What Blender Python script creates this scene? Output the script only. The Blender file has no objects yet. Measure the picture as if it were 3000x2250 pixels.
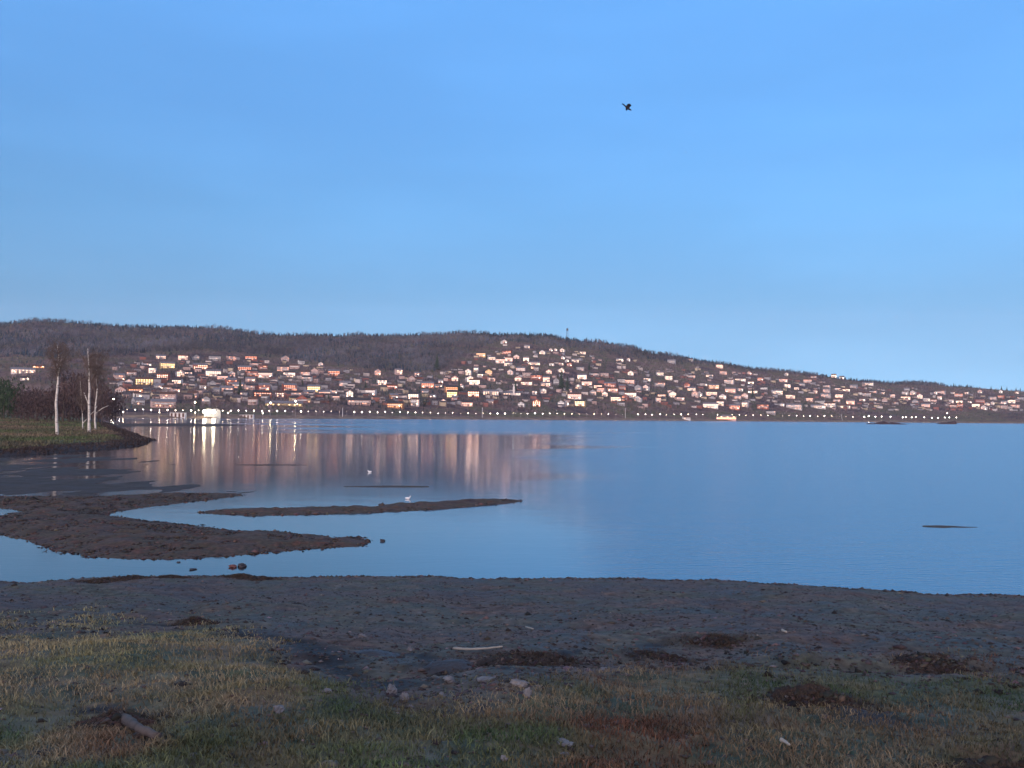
import bpy, math, random
import numpy as np
from mathutils import Vector, Matrix
random.seed(7); rng = np.random.default_rng(11)
sc = bpy.context.scene
COL = sc.collection
R = math.radians

# ------------------------------------------------------------------ camera
F = 2650.0; CW, CH = 3000, 2250; HZ = 1222.0; CAMZ = 3.6
cam = bpy.data.cameras.new('camera'); cam_o = bpy.data.objects.new('camera', cam); COL.objects.link(cam_o)
cam.sensor_width = 36; cam.lens = 36*F/CW; cam.clip_start = 0.1; cam.clip_end = 20000
pitch = math.atan((HZ-CH/2)/F); roll = math.atan(0.0094)
Fv = Vector((0, math.cos(pitch), math.sin(pitch))); R0 = Vector((1, 0, 0)); U0 = Vector((0, -math.sin(pitch), math.cos(pitch)))
Rv = math.cos(roll)*R0+math.sin(roll)*U0; Uv = -math.sin(roll)*R0+math.cos(roll)*U0
m = Matrix((Rv, Uv, -Fv)).transposed().to_4x4(); m.translation = (0, 0, CAMZ)
cam_o.matrix_world = m; sc.camera = cam_o
def ray(px, py):
    d = Fv+Rv*((px-CW/2)/F)-Uv*((py-CH/2)/F)
    return d/d.y                       # direction with y == 1
def hz(px): return HZ+(px-1500)*0.0094
def on_z(px, py, z=0.0):
    d = ray(px, py); t = (z-CAMZ)/d.z
    return Vector((d.x*t, t, z))
def at_y(px, py, Y):
    d = ray(px, py); return Vector((d.x*Y, Y, CAMZ+d.z*Y))

# ------------------------------------------------------------------ world, sun, exposure
w = bpy.data.worlds.new("World"); sc.world = w; w.use_nodes = True
nt = w.node_tree; bg = nt.nodes['Background']
SUN_EL, SUN_ROT = 4.0, 205.0
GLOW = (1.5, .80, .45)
tc = nt.nodes.new('ShaderNodeTexCoord'); sep = nt.nodes.new('ShaderNodeSeparateXYZ')
nt.links.new(tc.outputs['Generated'], sep.inputs[0])
mz = nt.nodes.new('ShaderNodeMath'); mz.operation = 'MULTIPLY_ADD'; mz.inputs[1].default_value = 0.8; mz.inputs[2].default_value = 0.5
nt.links.new(sep.outputs[2], mz.inputs[0])
cmb = nt.nodes.new('ShaderNodeCombineXYZ')
for i in (0, 1): nt.links.new(sep.outputs[i], cmb.inputs[i])
nt.links.new(mz.outputs[0], cmb.inputs[2])
sky = nt.nodes.new('ShaderNodeTexSky'); sky.sky_type = 'NISHITA'; sky.sun_disc = False
sky.sun_elevation = R(SUN_EL); sky.sun_rotation = R(SUN_ROT); sky.ozone_density = 4; sky.dust_density = 0.3
nt.links.new(cmb.outputs[0], sky.inputs[0])
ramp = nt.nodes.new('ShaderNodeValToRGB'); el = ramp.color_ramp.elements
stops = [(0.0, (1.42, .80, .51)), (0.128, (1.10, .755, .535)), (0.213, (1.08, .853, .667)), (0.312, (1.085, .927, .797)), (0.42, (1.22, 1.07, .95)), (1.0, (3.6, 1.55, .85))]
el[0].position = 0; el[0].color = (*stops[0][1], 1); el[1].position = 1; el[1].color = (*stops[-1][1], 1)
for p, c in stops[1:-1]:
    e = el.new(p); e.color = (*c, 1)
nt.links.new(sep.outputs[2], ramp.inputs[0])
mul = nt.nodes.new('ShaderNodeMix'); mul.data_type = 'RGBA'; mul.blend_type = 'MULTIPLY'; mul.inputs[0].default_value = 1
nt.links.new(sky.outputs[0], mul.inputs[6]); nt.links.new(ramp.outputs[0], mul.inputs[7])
# faint veils of high cloud
mp = nt.nodes.new('ShaderNodeMapping'); mp.inputs['Scale'].default_value = (2.2, 2.2, 11)
nt.links.new(tc.outputs['Generated'], mp.inputs[0])
cn = nt.nodes.new('ShaderNodeTexNoise'); cn.inputs['Scale'].default_value = 1.3; cn.inputs['Detail'].default_value = 5
nt.links.new(mp.outputs[0], cn.inputs[0])
cr = nt.nodes.new('ShaderNodeMapRange'); cr.inputs[1].default_value = .35; cr.inputs[2].default_value = .75; cr.inputs[3].default_value = .97; cr.inputs[4].default_value = 1.09
nt.links.new(cn.outputs[0], cr.inputs[0])
mul2 = nt.nodes.new('ShaderNodeVectorMath'); mul2.operation = 'SCALE'
nt.links.new(mul.outputs[2], mul2.inputs[0]); nt.links.new(cr.outputs[0], mul2.inputs[3])
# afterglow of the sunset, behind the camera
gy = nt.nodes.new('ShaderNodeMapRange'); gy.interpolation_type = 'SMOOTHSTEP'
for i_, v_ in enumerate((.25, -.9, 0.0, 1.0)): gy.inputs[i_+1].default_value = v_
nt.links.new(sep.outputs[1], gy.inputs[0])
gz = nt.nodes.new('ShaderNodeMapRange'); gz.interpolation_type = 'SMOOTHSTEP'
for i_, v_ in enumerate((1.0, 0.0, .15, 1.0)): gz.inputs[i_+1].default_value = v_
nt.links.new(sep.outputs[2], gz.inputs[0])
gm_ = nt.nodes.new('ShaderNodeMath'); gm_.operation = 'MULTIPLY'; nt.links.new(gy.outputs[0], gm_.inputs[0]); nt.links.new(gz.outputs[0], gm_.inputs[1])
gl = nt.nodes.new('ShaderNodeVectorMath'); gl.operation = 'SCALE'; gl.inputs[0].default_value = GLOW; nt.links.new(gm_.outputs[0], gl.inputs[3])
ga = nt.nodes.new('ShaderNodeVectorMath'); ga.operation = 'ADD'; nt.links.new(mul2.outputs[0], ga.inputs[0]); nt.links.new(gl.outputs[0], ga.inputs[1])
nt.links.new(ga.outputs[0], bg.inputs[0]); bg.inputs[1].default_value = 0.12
sc.cycles.sample_clamp_indirect = 1.5
sc.view_settings.view_transform = 'Standard'; sc.view_settings.look = 'None'; sc.view_settings.gamma = 1
sc.view_settings.exposure = 3.3
sun = bpy.data.lights.new('sun', 'SUN'); sun.energy = 0.25; sun.angle = R(12); sun.color = (1, .80, .72)
sun_o = bpy.data.objects.new('sun', sun); COL.objects.link(sun_o)
az = R(SUN_ROT); sd = Vector((math.sin(az)*math.cos(R(SUN_EL)), math.cos(az)*math.cos(R(SUN_EL)), math.sin(R(SUN_EL))))
sun_o.rotation_euler = sd.to_track_quat('Z', 'Y').to_euler(); sun_o.location = (0, -20, 40)

# ------------------------------------------------------------------ noise and helpers
_perm = np.random.default_rng(3).random((256, 256))
def vnoise(x, y):
    x = np.asarray(x, float); y = np.asarray(y, float)
    xi = np.floor(x).astype(int); yi = np.floor(y).astype(int); fx = x-xi; fy = y-yi
    fx = fx*fx*(3-2*fx); fy = fy*fy*(3-2*fy)
    g = lambda a, b: _perm[a & 255, b & 255]
    return ((g(xi, yi)*(1-fx)+g(xi+1, yi)*fx)*(1-fy)+(g(xi, yi+1)*(1-fx)+g(xi+1, yi+1)*fx)*fy)*2-1
def fbm(x, y, o=4):
    s = 0; a = 1; t = 0
    for k in range(o):
        s = s+a*vnoise(x*2**k+17*k, y*2**k+5*k); t += a; a *= .5
    return s/t
def tag(o, label=None, cat=None, group=None, kind=None):
    if label: o['label'] = label
    if cat: o['category'] = cat
    if group: o['group'] = group
    if kind: o['kind'] = kind
    return o
def add(name, data, parent=None, mat=None, loc=None):
    o = bpy.data.objects.new(name, data); COL.objects.link(o)
    if parent: o.parent = parent
    if loc is not None: o.location = loc
    if mat and data is not None and not data.materials: data.materials.append(mat)
    return o
def np_mesh(name, V, Fc, mat=None, smooth=False, col=None):
    """V (n,3); Fc (m,k) faces of equal size; col (n,3) colour per vertex"""
    me = bpy.data.meshes.new(name); V = np.asarray(V, np.float32); Fc = np.asarray(Fc, np.int32)
    me.vertices.add(len(V)); me.vertices.foreach_set('co', V.ravel())
    k = Fc.shape[1]; me.loops.add(Fc.size); me.polygons.add(len(Fc))
    me.loops.foreach_set('vertex_index', Fc.ravel())
    me.polygons.foreach_set('loop_start', np.arange(0, Fc.size, k, dtype=np.int32))
    me.polygons.foreach_set('loop_total', np.full(len(Fc), k, np.int32))
    if smooth: me.polygons.foreach_set('use_smooth', np.ones(len(Fc), bool))
    if col is not None:
        a = me.color_attributes.new('tint', 'FLOAT_COLOR', 'POINT')
        a.data.foreach_set('color', np.c_[col, np.ones(len(col))].astype(np.float32).ravel())
    me.update(calc_edges=True); me.validate()
    if mat: me.materials.append(mat)
    return me
def grid_faces(nr, nc):
    i = np.arange(nr*nc).reshape(nr, nc)
    return np.stack([i[:-1, :-1], i[:-1, 1:], i[1:, 1:], i[1:, :-1]], -1).reshape(-1, 4)
def poly_mesh(name, V, Fs, mat=None):
    me = bpy.data.meshes.new(name); me.from_pydata([tuple(v) for v in V], [], Fs); me.update()
    if mat: me.materials.append(mat)
    return me
class MB:
    def __init__(s): s.v = []; s.f = []
    def box(s, x0, x1, y0, y1, z0, z1):
        b = len(s.v); s.v += [(x0, y0, z0), (x1, y0, z0), (x1, y1, z0), (x0, y1, z0), (x0, y0, z1), (x1, y0, z1), (x1, y1, z1), (x0, y1, z1)]
        s.f += [[b+i for i in q] for q in ((0, 3, 2, 1), (4, 5, 6, 7), (0, 1, 5, 4), (1, 2, 6, 5), (2, 3, 7, 6), (3, 0, 4, 7))]; return s
    def prism(s, pts, y0, y1):      # pts (x,z) ccw seen from -y
        b = len(s.v); n = len(pts); s.v += [(x, y0, z) for x, z in pts]+[(x, y1, z) for x, z in pts]
        s.f.append([b+i for i in range(n)]); s.f.append([b+n+i for i in reversed(range(n))])
        for i in range(n): j = (i+1) % n; s.f.append([b+i, b+n+i, b+n+j, b+j])
        return s
    def tube(s, P, r, n=7):
        b = len(s.v); P = [Vector(p) for p in P]
        for i, p in enumerate(P):
            d = (P[min(i+1, len(P)-1)]-P[max(i-1, 0)]).normalized()
            a = d.orthogonal().normalized(); c = d.cross(a)
            rr = r[i] if hasattr(r, '__len__') else r
            for k in range(n): t = 2*math.pi*k/n; s.v.append(tuple(p+a*math.cos(t)*rr+c*math.sin(t)*rr))
        for i in range(len(P)-1):
            for k in range(n): j = (k+1) % n; s.f.append([b+i*n+k, b+i*n+j, b+(i+1)*n+j, b+(i+1)*n+k])
        s.f.append([b+k for k in reversed(range(n))]); s.f.append([b+(len(P)-1)*n+k for k in range(n)]); return s
    def ball(s, c, r, nu=10, nv=7, sq=(1, 1, 1)):
        b = len(s.v); c = Vector(c)
        s.v.append((c.x, c.y, c.z-r*sq[2]))
        for i in range(1, nv):
            th = math.pi*i/nv-math.pi/2
            for k in range(nu):
                p = 2*math.pi*k/nu; s.v.append((c.x+r*sq[0]*math.cos(th)*math.cos(p), c.y+r*sq[1]*math.cos(th)*math.sin(p), c.z+r*sq[2]*math.sin(th)))
        s.v.append((c.x, c.y, c.z+r*sq[2])); e = len(s.v)-1
        for k in range(nu):
            j = (k+1) % nu; s.f.append([b, b+1+j, b+1+k]); s.f.append([e, b+1+(nv-2)*nu+k, b+1+(nv-2)*nu+j])
            for i in range(nv-2): s.f.append([b+1+i*nu+k, b+1+i*nu+j, b+1+(i+1)*nu+j, b+1+(i+1)*nu+k])
        return s
    def mesh(s, name, mat=None, smooth=False):
        me = poly_mesh(name, s.v, s.f, mat)
        if smooth:
            for p in me.polygons: p.use_smooth = True
        return me

# ------------------------------------------------------------------ materials
def mat_new(name, base=(.5, .5, .5), rough=.9, spec=.3):
    m = bpy.data.materials.new(name); m.use_nodes = True; b = m.node_tree.nodes['Principled BSDF']
    b.inputs['Base Color'].default_value = (*base, 1); b.inputs['Roughness'].default_value = rough; b.inputs['Specular IOR Level'].default_value = spec
    return m, m.node_tree, b
def noise_col(nt, cols, scale, detail=6, lo=.3, hi=.7, stretch=(1, 1, 1), rough=.6):
    tc = nt.nodes.new('ShaderNodeTexCoord'); mp = nt.nodes.new('ShaderNodeMapping'); mp.inputs['Scale'].default_value = stretch
    nt.links.new(tc.outputs['Object'], mp.inputs[0])
    n = nt.nodes.new('ShaderNodeTexNoise'); n.inputs['Scale'].default_value = scale; n.inputs['Detail'].default_value = detail; n.inputs['Roughness'].default_value = rough
    nt.links.new(mp.outputs[0], n.inputs[0])
    r = nt.nodes.new('ShaderNodeValToRGB'); e = r.color_ramp.elements
    e[0].position = lo; e[0].color = (*cols[0], 1); e[1].position = hi; e[1].color = (*cols[-1], 1)
    for i, c in enumerate(cols[1:-1]):
        q = e.new(lo+(hi-lo)*(i+1)/(len(cols)-1)); q.color = (*c, 1)
    nt.links.new(n.outputs[0], r.inputs[0])
    return r, n, mp
def mixc(nt, a, b, fac, mode='MIX'):
    m = nt.nodes.new('ShaderNodeMix'); m.data_type = 'RGBA'; m.blend_type = mode
    for s, v in ((0, fac), (6, a), (7, b)):
        if hasattr(v, 'links') or hasattr(v, 'is_linked'): nt.links.new(v, m.inputs[s])
        else: m.inputs[s].default_value = v if s == 0 else (*v, 1)
    return m.outputs[2]
def bump(nt, b, h, strength, dist):
    n = nt.nodes.new('ShaderNodeBump'); n.inputs['Strength'].default_value = strength; n.inputs['Distance'].default_value = dist
    nt.links.new(h, n.inputs['Height']); nt.links.new(n.outputs[0], b.inputs['Normal']); return n
def noisy_mat(name, cols, scale, bs=.5, bd=.02, rough=.9, spec=.3, **k):
    m, nt, b = mat_new(name, rough=rough, spec=spec); r, n, mp = noise_col(nt, cols, scale, **k)
    nt.links.new(r.outputs[0], b.inputs['Base Color'])
    if bd: bump(nt, b, n.outputs[0], bs, bd)
    return m
def emit_mat(name, col, s, sample=False):
    m = bpy.data.materials.new(name); m.use_nodes = True; nt = m.node_tree; nt.nodes.clear()
    e = nt.nodes.new('ShaderNodeEmission'); e.inputs[0].default_value = (*col, 1); e.inputs[1].default_value = s
    o = nt.nodes.new('ShaderNodeOutputMaterial'); nt.links.new(e.outputs[0], o.inputs[0])
    if not sample: m.cycles.emission_sampling = 'NONE'
    return m
def tint_mat(name, rough=.9, mulc=(1, 1, 1), nscale=None):
    m, nt, b = mat_new(name, rough=rough); a = nt.nodes.new('ShaderNodeAttribute'); a.attribute_name = 'tint'
    out = mixc(nt, a.outputs['Color'], mulc, 1.0, 'MULTIPLY')
    nt.links.new(out, b.inputs['Base Color']); return m

# ------------------------------------------------------------------ water
def water_material():
    m, nt, b = mat_new('lake_water', (.055, .19, .30), .05, .9)
    b.inputs['IOR'].default_value = 1.5
    tc = nt.nodes.new('ShaderNodeTexCoord'); sep = nt.nodes.new('ShaderNodeSeparateXYZ'); nt.links.new(tc.outputs['Object'], sep.inputs[0])
    # wind: u = X / (|Y|+20), windy water lies to the right and in a band under the far shore
    def math_(op, *a):
        n = nt.nodes.new('ShaderNodeMath'); n.operation = op
        for i, v in enumerate(a):
            if hasattr(v, 'is_linked'): nt.links.new(v, n.inputs[i])
            else: n.inputs[i].default_value = v
        return n.outputs[0]
    def rng_(v, a, b_, c, d):
        n = nt.nodes.new('ShaderNodeMapRange'); n.interpolation_type = 'SMOOTHSTEP'; nt.links.new(v, n.inputs[0])
        for i, x in enumerate((a, b_, c, d)): n.inputs[i+1].default_value = x
        return n.outputs[0]
    x, y = sep.outputs[0], sep.outputs[1]
    mp = nt.nodes.new('ShaderNodeMapping'); mp.inputs['Scale'].default_value = (.004, .012, 1); nt.links.new(tc.outputs['Object'], mp.inputs[0])
    n1 = nt.nodes.new('ShaderNodeTexNoise'); n1.inputs['Scale'].default_value = 1.6; n1.inputs['Detail'].default_value = 4; nt.links.new(mp.outputs[0], n1.inputs[0])
    nz = math_('MULTIPLY', math_('SUBTRACT', n1.outputs[0], .5), .5)
    u = math_('ADD', math_('DIVIDE', x, math_('MAXIMUM', y, 5.0)), nz)
    right = rng_(u, -.03, .17, 0, 1)
    # far band of ruffled water (distance over 170 m), weaker on the left
    far = math_('MULTIPLY', rng_(math_('ADD', y, math_('MULTIPLY', nz, 200)), 130, 260, 0, 1), rng_(u, -.34, -.15, 0.0, .9))
    wind = math_('MAXIMUM', right, far)
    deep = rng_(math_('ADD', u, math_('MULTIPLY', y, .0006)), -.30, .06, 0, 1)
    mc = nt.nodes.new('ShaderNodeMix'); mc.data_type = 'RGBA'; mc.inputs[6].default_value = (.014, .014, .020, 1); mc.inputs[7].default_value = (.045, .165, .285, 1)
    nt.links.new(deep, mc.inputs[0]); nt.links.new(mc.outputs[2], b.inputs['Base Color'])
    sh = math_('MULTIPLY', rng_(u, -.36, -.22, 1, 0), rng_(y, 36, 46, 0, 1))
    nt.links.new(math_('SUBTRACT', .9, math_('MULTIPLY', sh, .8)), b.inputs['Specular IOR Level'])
    ro = rng_(wind, 0, 1, .08, .24)
    nt.links.new(ro, b.inputs['Roughness'])
    # ripples
    mp2 = nt.nodes.new('ShaderNodeMapping'); mp2.inputs['Scale'].default_value = (1.0, 3.2, 1); nt.links.new(tc.outputs['Object'], mp2.inputs[0])
    n2 = nt.nodes.new('ShaderNodeTexNoise'); n2.inputs['Scale'].default_value = 1.7; n2.inputs['Detail'].default_value = 5; nt.links.new(mp2.outputs[0], n2.inputs[0])
    n3 = nt.nodes.new('ShaderNodeTexNoise'); n3.inputs['Scale'].default_value = .25; n3.inputs['Detail'].default_value = 3; nt.links.new(mp2.outputs[0], n3.inputs[0])
    hh = math_('ADD', n2.outputs[0], math_('MULTIPLY', n3.outputs[0], 1.5))
    bp = bump(nt, b, hh, 1.0, .02)
    st = rng_(wind, 0, 1, .12, 1.0); nt.links.new(st, bp.inputs['Strength'])
    return m
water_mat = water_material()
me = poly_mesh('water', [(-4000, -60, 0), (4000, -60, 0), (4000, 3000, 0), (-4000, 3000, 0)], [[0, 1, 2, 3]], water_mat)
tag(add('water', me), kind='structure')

# ------------------------------------------------------------------ far hill
SKY = [(-900, 935), (0, 937), (60, 930), (100, 927), (150, 928), (250, 936), (350, 943), (450, 946), (520, 945), (600, 947), (640, 948), (700, 957), (750, 965), (800, 969), (850, 971), (900, 970), (1000, 972), (1050, 968), (1100, 972), (1180, 970), (1300, 967), (1340, 963), (1400, 964), (1450, 968), (1520, 968), (1600, 970), (1630, 974), (1660, 980), (1700, 988), (1750, 990), (1800, 998), (1850, 1005), (1900, 1022), (1950, 1027), (2000, 1035), (2060, 1046), (2130, 1055), (2200, 1068), (2260, 1072), (2330, 1078), (2400, 1088), (2450, 1097), (2500, 1103), (2560, 1106), (2620, 1112), (2680, 1108), (2740, 1112), (2780, 1122), (2820, 1122), (2900, 1129), (2950, 1133), (3000, 1136), (3900, 1160)]
SHORE = [(-900, 700), (0, 760), (300, 800), (620, 850), (930, 940), (1650, 1300), (2300, 1700), (2900, 2050), (3900, 2300)]
RIDGE = [(-900, 2200), (0, 2300), (1000, 2500), (1700, 2550), (2400, 2750), (3000, 2950), (3900, 3000)]
def tab(T): 
    a = np.array(T, float); return lambda px: np.interp(px, a[:, 0], a[:, 1])
fS, fY0, fYr = tab(SKY), tab(SHORE), tab(RIDGE)
TREE_H = 11.0
def hill(px, Y):
    """ground height of the far side at image column px (a bearing) and depth Y"""
    px = np.asarray(px, float); Y = np.asarray(Y, float)
    y0 = fY0(px); yr = fYr(px); zb = 3.2
    d = Y-y0
    low = np.where(d < 12, np.clip(d/12, -1, 1)*zb, zb)
    yb = y0+60
    e0 = (zb-CAMZ)/yb
    e1 = (hz(px)-fS(px))/F-TREE_H/yr
    t = np.clip((Y-yb)/(yr-yb), 0, 1)
    tp = t**.86
    X = (px-1500)/F*Y
    z = CAMZ+Y*(e0+(e1-e0)*tp)+fbm(X/130, Y/130, 3)*9*t*(1-t)*4*.5
    z = np.where(Y > yr, z-(Y-yr)*.22, z)
    return np.where(Y < yb, low, np.maximum(z, zb))
pxs = np.linspace(-880, 3880, 700)
ts = np.concatenate([np.linspace(-.03, .06, 14), np.linspace(.07, 1.25, 130)])
PX, T = np.meshgrid(pxs, ts); YY = fY0(PX)+T*(fYr(PX)-fY0(PX)); ZZ = hill(PX, YY); XX = (PX-1500)/F*YY
ZZ = np.where((T < .03), ZZ+fbm(XX/14, YY/14, 3)*.5, ZZ+fbm(XX/35, YY/35, 3)*2.0)
def hill_material():
    m, nt, b = mat_new('hill_ground', rough=1, spec=.1)
    r, n, mp = noise_col(nt, [(.06, .045, .055), (.16, .11, .095), (.12, .12, .07), (.11, .08, .085)], .012, detail=8, lo=.35, hi=.68)
    r2, n2, _ = noise_col(nt, [(.55, .5, .6), (1.5, 1.35, 1.2)], .09, detail=5)
    g = nt.nodes.new('ShaderNodeNewGeometry'); sp = nt.nodes.new('ShaderNodeSeparateXYZ'); nt.links.new(g.outputs['Position'], sp.inputs[0])
    mr = nt.nodes.new('ShaderNodeMapRange'); mr.inputs[1].default_value = 2.2; mr.inputs[2].default_value = 4.2; nt.links.new(sp.outputs[2], mr.inputs[0])
    c1 = mixc(nt, (.21, .165, .125), r.outputs[0], mr.outputs[0])
    nt.links.new(mixc(nt, c1, r2.outputs[0], 1.0, 'MULTIPLY'), b.inputs['Base Color'])
    return m
hm = hill_material()
o = add('hill', np_mesh('hill', np.stack([XX, YY, ZZ], -1).reshape(-1, 3), grid_faces(*PX.shape), hm, True)); tag(o, kind='structure')
def hill_at(px, py):
    """nearest point of the far hillside seen at pixel px,py"""
    d = ray(px, py); y0 = float(fY0(px)); yr = float(fYr(px))
    Ys = np.linspace(y0+8, yr, 400); zr = CAMZ+d.z*Ys; hg = hill(np.full(400, px), Ys)
    k = np.nonzero(hg >= zr)[0]; k = k[0] if len(k) else 399
    return Vector((d.x*Ys[k], Ys[k], float(hg[k])))

# ------------------------------------------------------------------ trees
tree_mat = tint_mat('tree_crown', 1.0)
def proto_conifer(r):
    V = []; Fc = []
    for k in range(4):
        z0 = .08+.2*k; z1 = min(z0+.36, 1.0); rad = .20*(1-.85*k/4)+.01; n = 7; b = len(V)
        for i in range(n):
            a = 2*math.pi*(i+.5*(k % 2))/n; q = rad*r.uniform(.65, 1.25)
            V.append((q*math.cos(a), q*math.sin(a), z0+r.uniform(-.04, .04)))
        V.append((0, 0, z1))
        for i in range(n): Fc.append((b+i, b+(i+1) % n, b+n))
    b = len(V); V += [(-.02, 0, -.1), (.02, 0, -.1), (0, .02, .3)]; Fc.append((b, b+1, b+2))
    return np.array(V), np.array(Fc)
def proto_bare(r, n=46, s=.075, slim=.30):
    V = []; Fc = []
    for k in range(n):
        while True:
            p = np.array([r.uniform(-1, 1), r.uniform(-1, 1), r.uniform(-1, 1)])
            if p@p < 1: break
        p = p*[slim, slim, .40]+[0, 0, .60]; b = len(V)
        for _ in range(3): V.append(tuple(p+np.array([r.uniform(-s, s), r.uniform(-s, s), r.uniform(-s, s)*1.6])))
        Fc.append((b, b+1, b+2))
    b = len(V); V += [(-.025, 0, -.1), (.025, 0, -.1), (0, .0, .8), (0, -.025, -.1), (0, .025, -.1), (0, 0, .8)]; Fc += [(b, b+1, b+2), (b+3, b+4, b+5)]
    return np.array(V), np.array(Fc)
_r = random.Random(5)
CON = [proto_conifer(_r) for _ in range(4)]; BARE = [proto_bare(_r, slim=_r.uniform(.24, .38)) for _ in range(6)]
def scatter_mesh(name, pos, H, kind, colr):
    """merge trees: pos (n,3), H heights, kind 0 conifer / 1 bare, colr (n,3)"""
    Vs = []; Fs = []; Cs = []; base = 0
    for kd, P in ((0, CON), (1, BARE)):
        sel = np.nonzero(kind == kd)[0]
        for j, (pv, pf) in enumerate(P):
            s = sel[j::len(P)]
            if not len(s): continue
            a = rng.random(len(s))*6.283; c, sn = np.cos(a)[:, None], np.sin(a)[:, None]
            w_ = (H[s]*rng.uniform(.85, 1.25, len(s)))[:, None]
            x = (pv[None, :, 0]*c-pv[None, :, 1]*sn)*w_+pos[s, 0][:, None]
            y = (pv[None, :, 0]*sn+pv[None, :, 1]*c)*w_+pos[s, 1][:, None]
            z = pv[None, :, 2]*H[s][:, None]+pos[s, 2][:, None]
            n = len(pv); Vs.append(np.stack([x, y, z], -1).reshape(-1, 3))
            Fs.append((pf[None]+(np.arange(len(s))*n)[:, None, None]+base).reshape(-1, 3)); base += n*len(s)
            cc = np.repeat(colr[s], n, 0)*rng.uniform(.75, 1.3, (n*len(s), 1)); Cs.append(cc)
    return np_mesh(name, np.concatenate(Vs), np.concatenate(Fs), tree_mat, False, np.concatenate(Cs))
def tree_cols(kind, n):
    con = np.array([.026, .040, .050])*rng.uniform(.6, 1.7, (n, 1))
    b1 = np.array([.105, .09, .125]); b2 = np.array([.20, .13, .115]); b3 = np.array([.12, .12, .09]); w1 = rng.random((n, 1)); w2 = rng.random((n, 1))*.5
    bare = ((b1*(1-w1)+b2*w1)*(1-w2)+b3*w2)*rng.uniform(.5, 1.5, (n, 1))
    return np.where(kind[:, None] == 0, con, bare)
VT = tab([(0, 1045), (300, 1050), (400, 1035), (600, 1028), (800, 1048), (900, 1060), (1000, 1075), (1150, 1090), (1290, 1090), (1370, 1035), (1460, 1000), (1560, 1008), (1700, 1025), (1850, 1050), (2000, 1065), (2200, 1088), (2400, 1105), (2600, 1128), (3000, 1140)])
def project_y(px, Y, Z): return hz(px)-F*(Z-CAMZ)/Y
N = 52000
px = rng.uniform(-350, 3350, N); t = rng.random(N)**.85*1.03; y0 = fY0(px)+75; Y = y0+t*(fYr(px)-y0)
Z = hill(px, Y); py = project_y(px, Y, Z); X = (px-1500)/F*Y
up = py < VT(px)
clump = fbm(X/60, Y/60, 3)
keep = np.where(up, 1.0, np.where(clump > -.1, .85, .35)) > rng.random(N)
keep &= (Y-fY0(px)) > 90
px, Y, Z, X, up, clump, t = [a[keep] for a in (px, Y, Z, X, up, clump, t)]
n = len(px)
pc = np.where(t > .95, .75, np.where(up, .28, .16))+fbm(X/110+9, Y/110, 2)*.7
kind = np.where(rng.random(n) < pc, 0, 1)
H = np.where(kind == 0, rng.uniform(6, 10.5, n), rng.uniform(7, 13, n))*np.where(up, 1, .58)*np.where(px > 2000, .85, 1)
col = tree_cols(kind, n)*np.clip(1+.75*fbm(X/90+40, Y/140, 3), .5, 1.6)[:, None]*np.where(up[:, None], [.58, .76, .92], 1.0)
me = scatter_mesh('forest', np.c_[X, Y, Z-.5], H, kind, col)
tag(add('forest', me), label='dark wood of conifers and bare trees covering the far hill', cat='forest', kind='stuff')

# ------------------------------------------------------------------ low land in and beside the water
def sdf(poly, x, y):
    P = np.array(poly, float); A = P; B = np.roll(P, -1, 0); d = np.full(x.shape, 1e18); ins = np.zeros(x.shape, bool)
    for a, b in zip(A, B):
        e = b-a; wx = x-a[0]; wy = y-a[1]; tt = np.clip((wx*e[0]+wy*e[1])/(e@e), 0, 1)
        d = np.minimum(d, (wx-e[0]*tt)**2+(wy-e[1]*tt)**2)
        c = ((a[1] > y) != (b[1] > y)) & (x < (b[0]-a[0])*(y-a[1])/((b[1]-a[1]) if b[1] != a[1] else 1e-9)+a[0]); ins ^= c
    return np.where(ins, 1, -1)*np.sqrt(d)
def mud_material(name, cols, sc_, wet=.5, bd=.03):
    m, nt, b = mat_new(name, rough=.9, spec=.4)
    r, n, mp = noise_col(nt, cols, sc_, detail=8, lo=.32, hi=.68)
    r2, n2, _ = noise_col(nt, [(.45, .45, .5), (1.0, 1.0, 1.0), (1.7, 1.6, 1.55)], sc_*9, detail=4, lo=.3, hi=.75)
    nt.links.new(mixc(nt, r.outputs[0], r2.outputs[0], 1.0, 'MULTIPLY'), b.inputs['Base Color'])
    rr = nt.nodes.new('ShaderNodeMapRange'); rr.inputs[1].default_value = .35; rr.inputs[2].default_value = .65; rr.inputs[3].default_value = wet; rr.inputs[4].default_value = .95
    nt.links.new(n.outputs[0], rr.inputs[0]); nt.links.new(rr.outputs[0], b.inputs['Roughness'])
    bump(nt, b, n2.outputs[0], .8, bd); return m
spit_mat = mud_material('dark_mud', [(.045, .022, .017), (.08, .045, .03), (.06, .045, .028), (.10, .04, .028)], .9, .75)
def flat(name, outline, step, slope, top, nz_s, nz_a, mat, pad=1.5, jag=.0):
    W = [on_z(a, b) for a, b in outline]; P = [(p.x, p.y) for p in W]
    xs = [p[0] for p in P]; ys = [p[1] for p in P]
    gx = np.arange(min(xs)-pad, max(xs)+pad, step); gy = np.arange(min(ys)-pad, max(ys)+pad, step)
    GX, GY = np.meshgrid(gx, gy); s = sdf(P, GX, GY)
    s = s+fbm(GX/(nz_s*3), GY/(nz_s*3), 4)*jag
    z = np.clip(s*slope, -.3, top)+np.where(s > 0, (fbm(GX/nz_s, GY/nz_s, 4)*nz_a)*np.clip(s*slope/top*2, .15, 1), 0)
    return add(name, np_mesh(name, np.stack([GX, GY, z], -1).reshape(-1, 3), grid_faces(*GX.shape), mat, True))
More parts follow.
